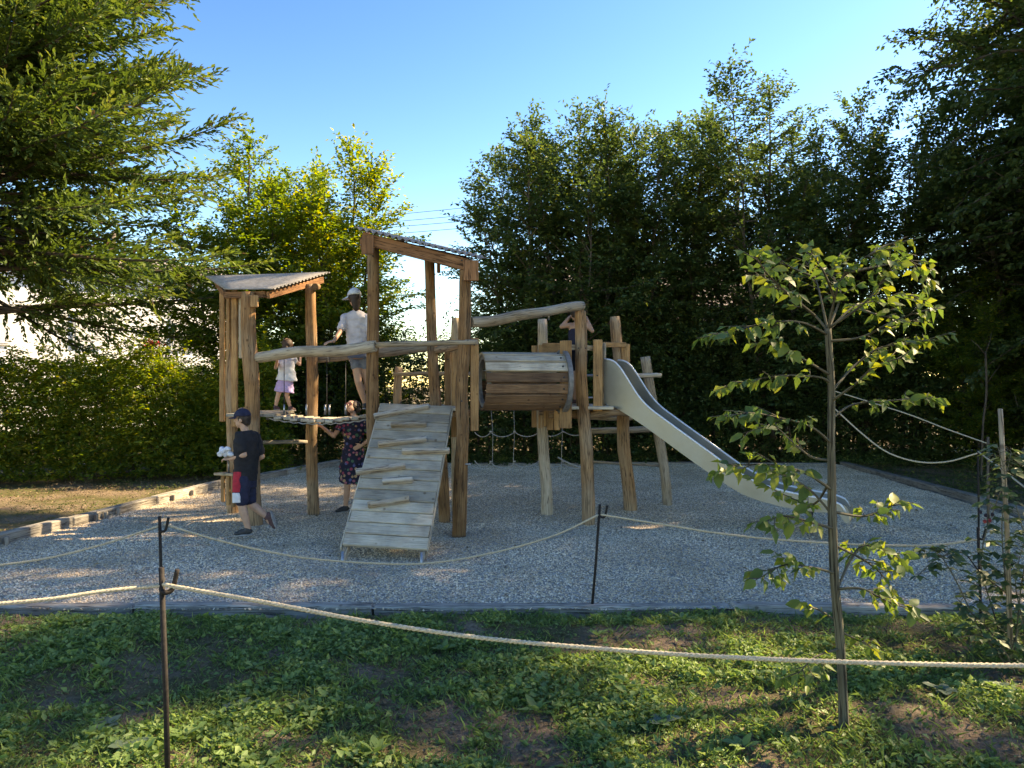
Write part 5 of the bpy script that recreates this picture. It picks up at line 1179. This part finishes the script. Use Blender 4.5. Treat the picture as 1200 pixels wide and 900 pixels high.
def head(c, fw, up=(0, 0, 1), s=1.0):
    c = Vector(c); fw = Vector(fw).normalized(); side = fw.cross(Vector(up)).normalized(); up = side.cross(fw)
    return [('e', c+up*.015*s-fw*.008*s, (.074*s, .094*s, .098*s), fw, up), ('e', c-up*.048*s+fw*.022*s, (.056*s, .066*s, .062*s), fw, up), ('e', c-up*.094*s+fw*.052*s, (.026*s, .026*s, .020*s), fw, up),
            ('c', c+up*.012*s+fw*.086*s, .010*s, c-up*.024*s+fw*.104*s, .014*s), ('e', c-up*.058*s+fw*.082*s, (.024*s, .012*s, .008*s), fw, up), ('e', c-up*.070*s+fw*.078*s, (.021*s, .012*s, .009*s), fw, up),
            ('e', c+up*.034*s+fw*.080*s, (.050*s, .012*s, .010*s), fw, up), ('e', c-up*.016*s+side*.074*s-fw*.008*s, (.010*s, .018*s, .030*s), fw, up), ('e', c-up*.016*s-side*.074*s-fw*.008*s, (.010*s, .018*s, .030*s), fw, up)]
def eyes(c, fw, parent, s=1.0, up=(0, 0, 1)):
    c = Vector(c); fw = Vector(fw).normalized(); side = fw.cross(Vector(up)).normalized(); up = side.cross(fw)
    for q in (-1, 1):
        v, f = hull_prims([('e', c+up*.010*s+fw*.083*s+side*q*.031*s, (.012*s, .008*s, .007*s), fw, up)]); mesh_obj('eye', v, f, M['eye'], parent, smooth=True)
def leg(h, k, a, s=1.0): return [('c', h, .082*s, k, .054*s), ('c', k, .053*s, Vector(k).lerp(Vector(a), .35), .053*s), ('c', Vector(k).lerp(Vector(a), .35), .053*s, a, .036*s)]
def arm(sh, e, w, s=1.0): return [('c', sh, .046*s, e, .036*s), ('c', e, .037*s, w, .025*s)]
def shoe(an, toe, parent, mat, s=1.0, down=(0, 0, -1)):
    an, toe = Vector(an), Vector(toe); d = (toe-an).normalized(); dn = Vector(down); dn = (dn-d*dn.dot(d)).normalized(); hl = an-d*.045*s
    o = blob('shoe', [('e', an+d*.035*s+dn*.030*s, (.042*s, .100*s, .042*s), d, -dn), ('e', an+d*.115*s+dn*.045*s, (.046*s, .062*s, .028*s), d, -dn), ('c', an, .044*s, an+dn*.03*s, .046*s)], .009, mat, parent)
    v, f = hull_prims([('e', an+d*.065*s+dn*.070*s, (.048*s, .132*s, .014*s), d, -dn)]); mesh_obj('sole', v, f, M['sole'], o, smooth=True)
def cap(c, fw, parent, mat, s=1.0, brim=None, tilt=0.0):
    c = Vector(c); fw = Vector(fw).normalized(); up = (Vector((0, 0, 1))-fw*tilt).normalized(); side = fw.cross(up).normalized(); bf = Vector(brim or fw).normalized()
    n, vs, fs = 24, [], []
    for j in range(8):
        a = j/7*math.pi*.5
        for k in range(n):
            b = 2*math.pi*k/n; vs.append(c+up*(.022*s+.098*s*math.sin(a))+(side*math.cos(b)*.087*s+fw*math.sin(b)*.106*s)*(math.cos(a)*.985+.015))
    for j in range(7):
        for k in range(n): p = j*n+k; q = j*n+(k+1) % n; fs.append((p, q, q+n, p+n))
    fs.append(tuple(7*n+k for k in range(n))); fs.append(tuple(range(n))[::-1])
    o = mesh_obj('cap', vs, fs, mat, parent, smooth=True); fix_normals(o)
    bs = bf.cross(up).normalized(); vs, fs = [], []; m = 12
    for th in (0, .006):
        for k in range(m+1):
            t = (k/m-.5)*2; w = t*.078*s; inn = math.sqrt(max(0, 1-(t*.9)**2))
            for q in (0, 1):
                f0 = .085*s*inn+.008*s+(q*(.078*s*math.sqrt(max(0, 1-t*t))+.002)); vs.append(c+up*(.026*s-th-.010*s*q*(1+t*t))+bs*w+bf*f0)
    w = 2*(m+1)
    for k in range(m):
        a = 2*k; fs += [(a, a+1, a+3, a+2), (w+a, w+a+2, w+a+3, w+a+1), (a+1, w+a+1, w+a+3, a+3), (a, a+2, w+a+2, w+a)]
    fs += [(0, w, w+1, 1), (w-2, w-1, 2*w-1, 2*w-2)]
    fix_normals(mesh_obj('brim', vs, fs, mat, o, smooth=True)); v, f = hull_prims([('e', c+up*.121*s, (.008*s, .008*s, .005*s), fw, up)]); mesh_obj('button', v, f, mat, o, smooth=True); return o

# --- teenager in black walking to the left
Yp = 9.75; J = lambda x, y, d=0: P(x, y, Yp+d)
p0 = V(-3.32, Yp, 0); T1 = thing('person', 'person in dark cap and black T-shirt walking left with a white cloth in hand', 'person', tuple(p0))
hc = J(284, 491); fw = V(-1, .10, -.05)
sN, eN, wN = J(281, 512, -.10), J(286, 533, -.16), J(270, 538, -.10); sF, eF, wF = J(298, 511, .12), J(307, 535, .14), J(288, 546, .25)
hN, kN, aN = J(284, 563, -.09), J(283, 591, -.12), J(291, 620, -.10); hF, kF, aF = J(290, 563, .07), J(294, 590, .04), J(313, 606, .06)
tor = V(.45, 1, 0)
body = head(hc, fw)+[('c', J(288, 508), .050, J(285, 498), .048), ('l', [(J(289, 507), .10, .06), (J(289, 514), .175, .10), (J(289, 530), .155, .108), (J(288, 548), .130, .100), (J(287, 562), .155, .115), (J(287, 570), .13, .10)], tor)]
body += arm(sN, eN, wN)+arm(sF, eF, wF)+leg(hN, kN, aN)+leg(hF, kF, aF)+hand(wN, V(-1, .15, .1), V(.2, .2, -1), 1, .6)+[('c', aN, .036, aN+V(-.05, 0, -.05), .034), ('c', aF, .036, aF+V(.03, 0, -.06), .032)]
blob('body', body, .009, M['skin'], T1); eyes(hc, fw, T1)
blob('hair', [('e', hc+V(.018, 0, .01), (.082, .093, .085), fw, (0, 0, 1)), ('e', hc+V(.06, 0, -.04), (.066, .04, .05), fw, (0, 0, 1))], .01, M['hair_dark'], T1)
cap(hc+V(0, 0, .012), fw, T1, M['cloth_navy'], 1.04, V(-1, .1, -.1))
blob('t_shirt', [('l', [(J(288, 505), .085, .070), (J(289, 510), .165, .100), (J(289, 516), .195, .125), (J(289, 532), .180, .130), (J(288, 550), .165, .125), (J(287, 562), .178, .135)], tor), ('c', sN, .074, sN.lerp(eN, .68), .068), ('c', sF, .074, sF.lerp(eF, .72), .068)], .010, M['cloth_black'], T1, .010)
sh_ = blob('shorts', [('l', [(J(287, 553), .150, .118), (J(287, 563), .168, .130), (J(287, 571), .165, .128)], tor), ('c', hN, .098, hN.lerp(kN, .82), .088), ('c', hF, .098, hF.lerp(kF, .82), .086)], .010, M['cloth_navy'], T1, .008)
def patch(name, pts, off, mat, parent):
    a, b, c, d = pts; n_ = (b-a).cross(d-a).normalized()*off; vs, K = [], 6
    for t in (0, 1):
        for j in range(K+1):
            for i in range(4):
                p = a.lerp(b, i/3).lerp(d.lerp(c, i/3), j/K); p = p+V(0, -1, 0)*(math.sin(math.pi*i/3)*.012)+V(0, .006*t, 0); vs.append(p)
    fs = []; m = 4*(K+1)
    for t in (0, 1):
        for j in range(K):
            for i in range(3): q = t*m+j*4+i; fs.append((q, q+1, q+5, q+4))
    return mesh_obj(name, vs, fs, mat, parent, smooth=True)
blob('side_panel', [('l', [(J(279, 553, -.13), .055, .05), (J(278.5, 565, -.15), .062, .055), (J(278, 577, -.165), .060, .058)], V(1, .35, 0))], .008, M['cloth_red'], sh_)
blob('side_panel', [('l', [(J(278, 577.2, -.165), .060, .058), (J(278, 589, -.17), .058, .055)], V(1, .35, 0))], .008, M['cloth_white'], sh_)
shoe(aN+V(-.01, 0, .0), aN+V(-.2, -.01, -.015), T1, M['shoe_dark']); shoe(aF, aF+V(.06, .01, -.19), T1, M['shoe_maroon'], 1, (1, 0, .25))
rc_ = random.Random(8)
cl = blob('white_cloth', [('e', J(264, 529, -.12)+V(rc_.uniform(-.07, .07), rc_.uniform(-.04, .04), rc_.uniform(-.045, .05)), (rc_.uniform(.02, .045), rc_.uniform(.02, .045), rc_.uniform(.012, .03)), (rc_.uniform(-1, 1), rc_.uniform(-1, 1), rc_.uniform(-1, 1)), (0, .1, 1)) for _ in range(14)]+[('e', J(260, 526, -.12), (.035, .04, .03), (1, 0, 0), (0, 0, 1)), ('e', J(268, 529, -.11), (.035, .035, .03), (1, 0, .3), (0, 0, 1)), ('e', J(264, 533, -.12), (.03, .03, .04), (1, 0, 0), (0, 0, 1))], .007, M['cloth_white'], None, .022, 1)
props(cl, 'crumpled white cloth in the hand of the person in black', 'cloth')

# --- teenager in pale cap on the bridge, seen from behind
Yp = 11.0; T2 = thing('person', 'person in pale cap, light T-shirt and grey shorts on the bridge beside the rail', 'person', (-2.15, 10.98, 1.55))
hc = J(415, 349); fw = V(-.55, .83, -.12); tor = V(1, .15, 0)
sL, eL, wL = J(405, 372, -.02), J(399, 388, -.16), J(391, 400, -.36); sR, eR, wR = J(431, 372), J(436, 391, -.05), J(436, 407, -.20)
hL, kL, aL = J(416, 415, .02), J(420, 447, -.06), J(428, 473, .08); hR, kR, aR = J(427, 415, .02), J(430, 446, .02), J(436, 472, .12)
body = head(hc, fw)+[('c', J(418, 372), .050, J(417, 358), .046), ('l', [(J(418, 367), .09, .06), (J(418, 373), .165, .085), (J(419, 387), .150, .095), (J(420, 401), .125, .09), (J(421, 413), .155, .105), (J(421, 421), .14, .10)], tor)]
body += arm(sL, eL, wL)+arm(sR, eR, wR)+leg(hL, kL, aL)+leg(hR, kR, aR)+hand(wL, V(-.7, -.5, -.12), V(0, .2, -1), 1, .35)+hand(wR, V(.2, -.8, -.3), V(0, .2, -1), 1, .5, -1)
blob('body', body, .009, M['skin_tan'], T2); eyes(hc, fw, T2)
blob('hair', [('e', hc-fw*.012, (.088, .102, .090), fw, (0, 0, 1)), ('l', [(hc-fw*.05+V(0, 0, .0), .078, .05), (hc-fw*.07+V(0, 0, -.09), .070, .04), (hc-fw*.06+V(.01, 0, -.17), .05, .03), (hc-fw*.06+V(.01, 0, -.21), .02, .015)], V(.83, .55, 0))], .01, M['hair_dark'], T2, .006)
cap(hc+V(0, 0, .008), fw, T2, M['cap_pale'], 1.12, V(-.95, .25, -.25))
blob('t_shirt', [('l', [(J(418, 363.5), .07, .06), (J(418, 368), .15, .085), (J(418, 374), .185, .108), (J(419, 388), .175, .115), (J(420, 402), .165, .115), (J(421, 407), .168, .118)], tor), ('c', sL, .066, sL.lerp(eL, .75), .062), ('c', sR, .066, sR.lerp(eR, .75), .062)], .010, M['cloth_tee'], T2, .014)
blob('shorts', [('l', [(J(421, 404), .145, .11), (J(421, 413), .165, .12), (J(421, 420), .16, .12)], tor), ('c', hL, .094, hL.lerp(kL, .42), .084), ('c', hR, .094, hR.lerp(kR, .42), .084)], .010, M['cloth_grey'], T2, .008)
shoe(aL, aL+V(-.02, .18, -.01), T2, M['shoe_dark']); shoe(aR, aR+V(.03, .18, -.01), T2, M['shoe_dark'])

# --- little girl on the bridge
Yp = 11.1; T3 = thing('person', 'small child in white top and lilac skirt standing on the hanging bridge', 'person', (-3.27, 11.1, 1.5))
hc = J(337, 404); fw = V(.35, .92, 0); s = .80; tor = V(1, -.3, 0)
sL, eL, wL = J(329, 421), J(323, 431, -.1), J(325, 422, -.30); sR, eR, wR = J(344, 421), J(351, 427, .08), J(352, 418, .25)
hL, kL, aL = J(331, 449), J(326, 463, -.03), J(323, 476, -.02); hR, kR, aR = J(338, 449), J(336, 463), J(340, 477, .05)
body = head(hc, fw, s=.84)+[('c', J(337, 417), .035, J(337, 411), .034), ('l', [(J(337, 417), .06, .045), (J(337, 421), .105, .06), (J(336, 433), .095, .065), (J(335, 447), .10, .07), (J(335, 452), .09, .065)], tor)]
body += arm(sL, eL, wL, .68)+arm(sR, eR, wR, .68)+leg(hL, kL, aL, .62)+leg(hR, kR, aR, .62)+hand(wL, V(-.1, -.9, .1), V(0, .2, -1), .68)+hand(wR, V(.1, .9, .3), V(0, .2, -1), .68, .5, -1)
blob('body', body, .0075, M['skin'], T3); eyes(hc, fw, T3, .84)
blob('hair', [('e', hc+V(0, -.01, .012), (.076, .088, .084), fw, (0, 0, 1)), ('e', hc+V(-.02, -.07, -.05), (.05, .035, .07), fw, (0, 0, 1))], .009, M['hair_brown'], T3, .006)
blob('top', [('l', [(J(337, 415.5), .05, .045), (J(337, 420), .115, .070), (J(336, 428), .118, .08), (J(336, 438), .135, .10), (J(335.5, 446), .165, .125)], tor), ('c', sL, .046, sL.lerp(eL, .3), .043), ('c', sR, .046, sR.lerp(eR, .3), .043)], .009, M['cloth_white'], T3, .012)
blob('skirt', [('l', [(J(335, 443), .10, .08), (J(334, 450), .125, .10), (J(333, 459.5), .150, .12)], tor)], .009, M['cloth_lilac'], T3, .014)
shoe(aL, aL+V(.02, .13, -.01), T3, M['shoe_maroon'], .66); shoe(aR, aR+V(.06, .13, -.01), T3, M['shoe_maroon'], .66)

# --- woman in floral dress under the bridge
Yp = 11.75; T4 = thing('person', 'person in dark floral dress under the bridge, one hand on the post', 'person', (-2.5, 11.75, 0))
hc = J(412, 477); fw = V(-.35, -.80, .48); up_ = V(-.15, .45, .9); tor = V(1, .12, 0)
sL, eL, wL = J(402, 496, -.02), J(391, 511, -.12), J(376, 499, -.12); sR, eR, wR = J(428, 496, .02), J(434, 514, -.02), J(424, 522, -.14)
hL, kL, aL = J(409, 541, -.01), J(407, 569, -.04), J(405, 594, 0); hR, kR, aR = J(420, 541, .03), J(421, 570), J(424, 594, .1)
body = head(hc, fw, up_, .98)+[('c', J(415, 493), .046, J(414, 484), .044), ('l', [(J(415, 490), .09, .06), (J(415, 496), .165, .085), (J(414, 507), .145, .10), (J(414, 523), .115, .085), (J(415, 537), .160, .11), (J(415, 547), .14, .10)], tor)]
body += arm(sL, eL, wL, .92)+arm(sR, eR, wR, .92)+leg(hL, kL, aL, .92)+leg(hR, kR, aR, .92)+hand(wL, V(-.8, .05, .25), V(-.2, 1, 0), .92, .25)+hand(wR, V(-.75, -.3, -.3), V(0, 1, -.2), .92, .3)
blob('body', body, .009, M['skin'], T4); eyes(hc, fw, T4, .98, up_)
rr2 = random.Random(4); blob('hair', [('e', hc-fw*.03+V(0, 0, .02), (.088, .085, .090), fw, up_)]+[('e', hc-fw*.035+V(rr2.uniform(-.10, .10), rr2.uniform(-.02, .06), rr2.uniform(-.09, .09)), (.030, .030, .034), (1, 0, 0), (0, 0, 1)) for _ in range(26)], .009, M['hair_brown'], T4, .012)
v, f = hull_prims([('e', hc+Vector(fw).normalized()*.088+V(q, 0, .006), (.026, .008, .020), fw, up_) for q in (-.032, .032)]+[('c', hc+Vector(fw).normalized()*.09+V(-.03, 0, .012), .004, hc+Vector(fw).normalized()*.09+V(.03, 0, .012), .004)])
mesh_obj('sunglasses', v, f, M['lips'], T4, smooth=True)
blob('dress', [('l', [(J(415, 488.5), .085, .06), (J(415, 492), .14, .085), (J(415, 498), .175, .108), (J(414, 508), .165, .125), (J(413.5, 522), .138, .105), (J(414, 534), .178, .135), (J(413.5, 548), .205, .15), (J(411, 566), .185, .15)], tor), ('c', sL, .064, sL.lerp(eL, .42), .060), ('c', sR, .064, sR.lerp(eR, .42), .060)], .010, M['floral'], T4, .016)
shoe(aL, aL+V(-.16, -.08, -.012), T4, M['shoe_dark'], .95); shoe(aR, aR+V(.05, -.17, -.012), T4, M['shoe_dark'], .95)

# --- child on the right tower with both arms raised to the head
Yp = 11.15; T5 = thing('person', 'dark-haired child in navy top on the right tower with both elbows raised beside the head', 'person', (.95, 11.15, 1.62))
hc = J(675, 367); fw = V(-.45, .89, 0); tor = V(1, .1, 0)
sL, eL, wL = J(669, 381), J(658, 383, -.03), J(668, 371, .02); sR, eR, wR = J(686, 381), J(694, 388, -.03), J(687, 372, .02)
hL, kL, aL = J(673, 419), J(673, 445, -.04), J(674, 469, .02); hR, kR, aR = J(682, 419), J(683, 445), J(684, 469, .06)
body = head(hc, fw, s=.95)+[('c', J(676.5, 381), .042, J(676, 374), .040), ('l', [(J(677, 378), .07, .05), (J(677, 383), .135, .075), (J(677, 397), .115, .080), (J(677, 408), .105, .078), (J(677.5, 418), .125, .09), (J(677.5, 424), .11, .085)], tor)]
body += arm(sL, eL, wL, .85)+arm(sR, eR, wR, .85)+leg(hL, kL, aL, .82)+leg(hR, kR, aR, .82)+hand(wL, V(.6, .3, .5), V(.6, 0, -.5), .82, .5)+hand(wR, V(-.6, .3, .5), V(-.6, 0, -.5), .82, .5, -1)
blob('body', body, .0085, M['skin_tan'], T5); eyes(hc, fw, T5, .95)
blob('hair', [('e', hc+V(.005, -.012, .012), (.084, .098, .092), fw, (0, 0, 1)), ('e', hc+V(.01, -.075, -.04), (.055, .04, .07), fw, (0, 0, 1))], .009, M['hair_dark'], T5, .006)
blob('top', [('l', [(J(677, 385), .125, .085), (J(677, 392), .142, .098), (J(677, 404), .132, .098), (J(677, 412), .14, .102)], tor)], .009, M['cloth_navy'], T5, .008)
blob('shorts', [('l', [(J(677.5, 409), .12, .092), (J(677.5, 418), .145, .105), (J(677.5, 424), .14, .105)], tor), ('c', hL, .082, hL.lerp(kL, .45), .075), ('c', hR, .082, hR.lerp(kR, .45), .075)], .009, M['cloth_black'], T5, .006)
shoe(aL, aL+V(-.02, .15, -.01), T5, M['shoe_maroon'], .8); shoe(aR, aR+V(.03, .15, -.01), T5, M['shoe_maroon'], .8)
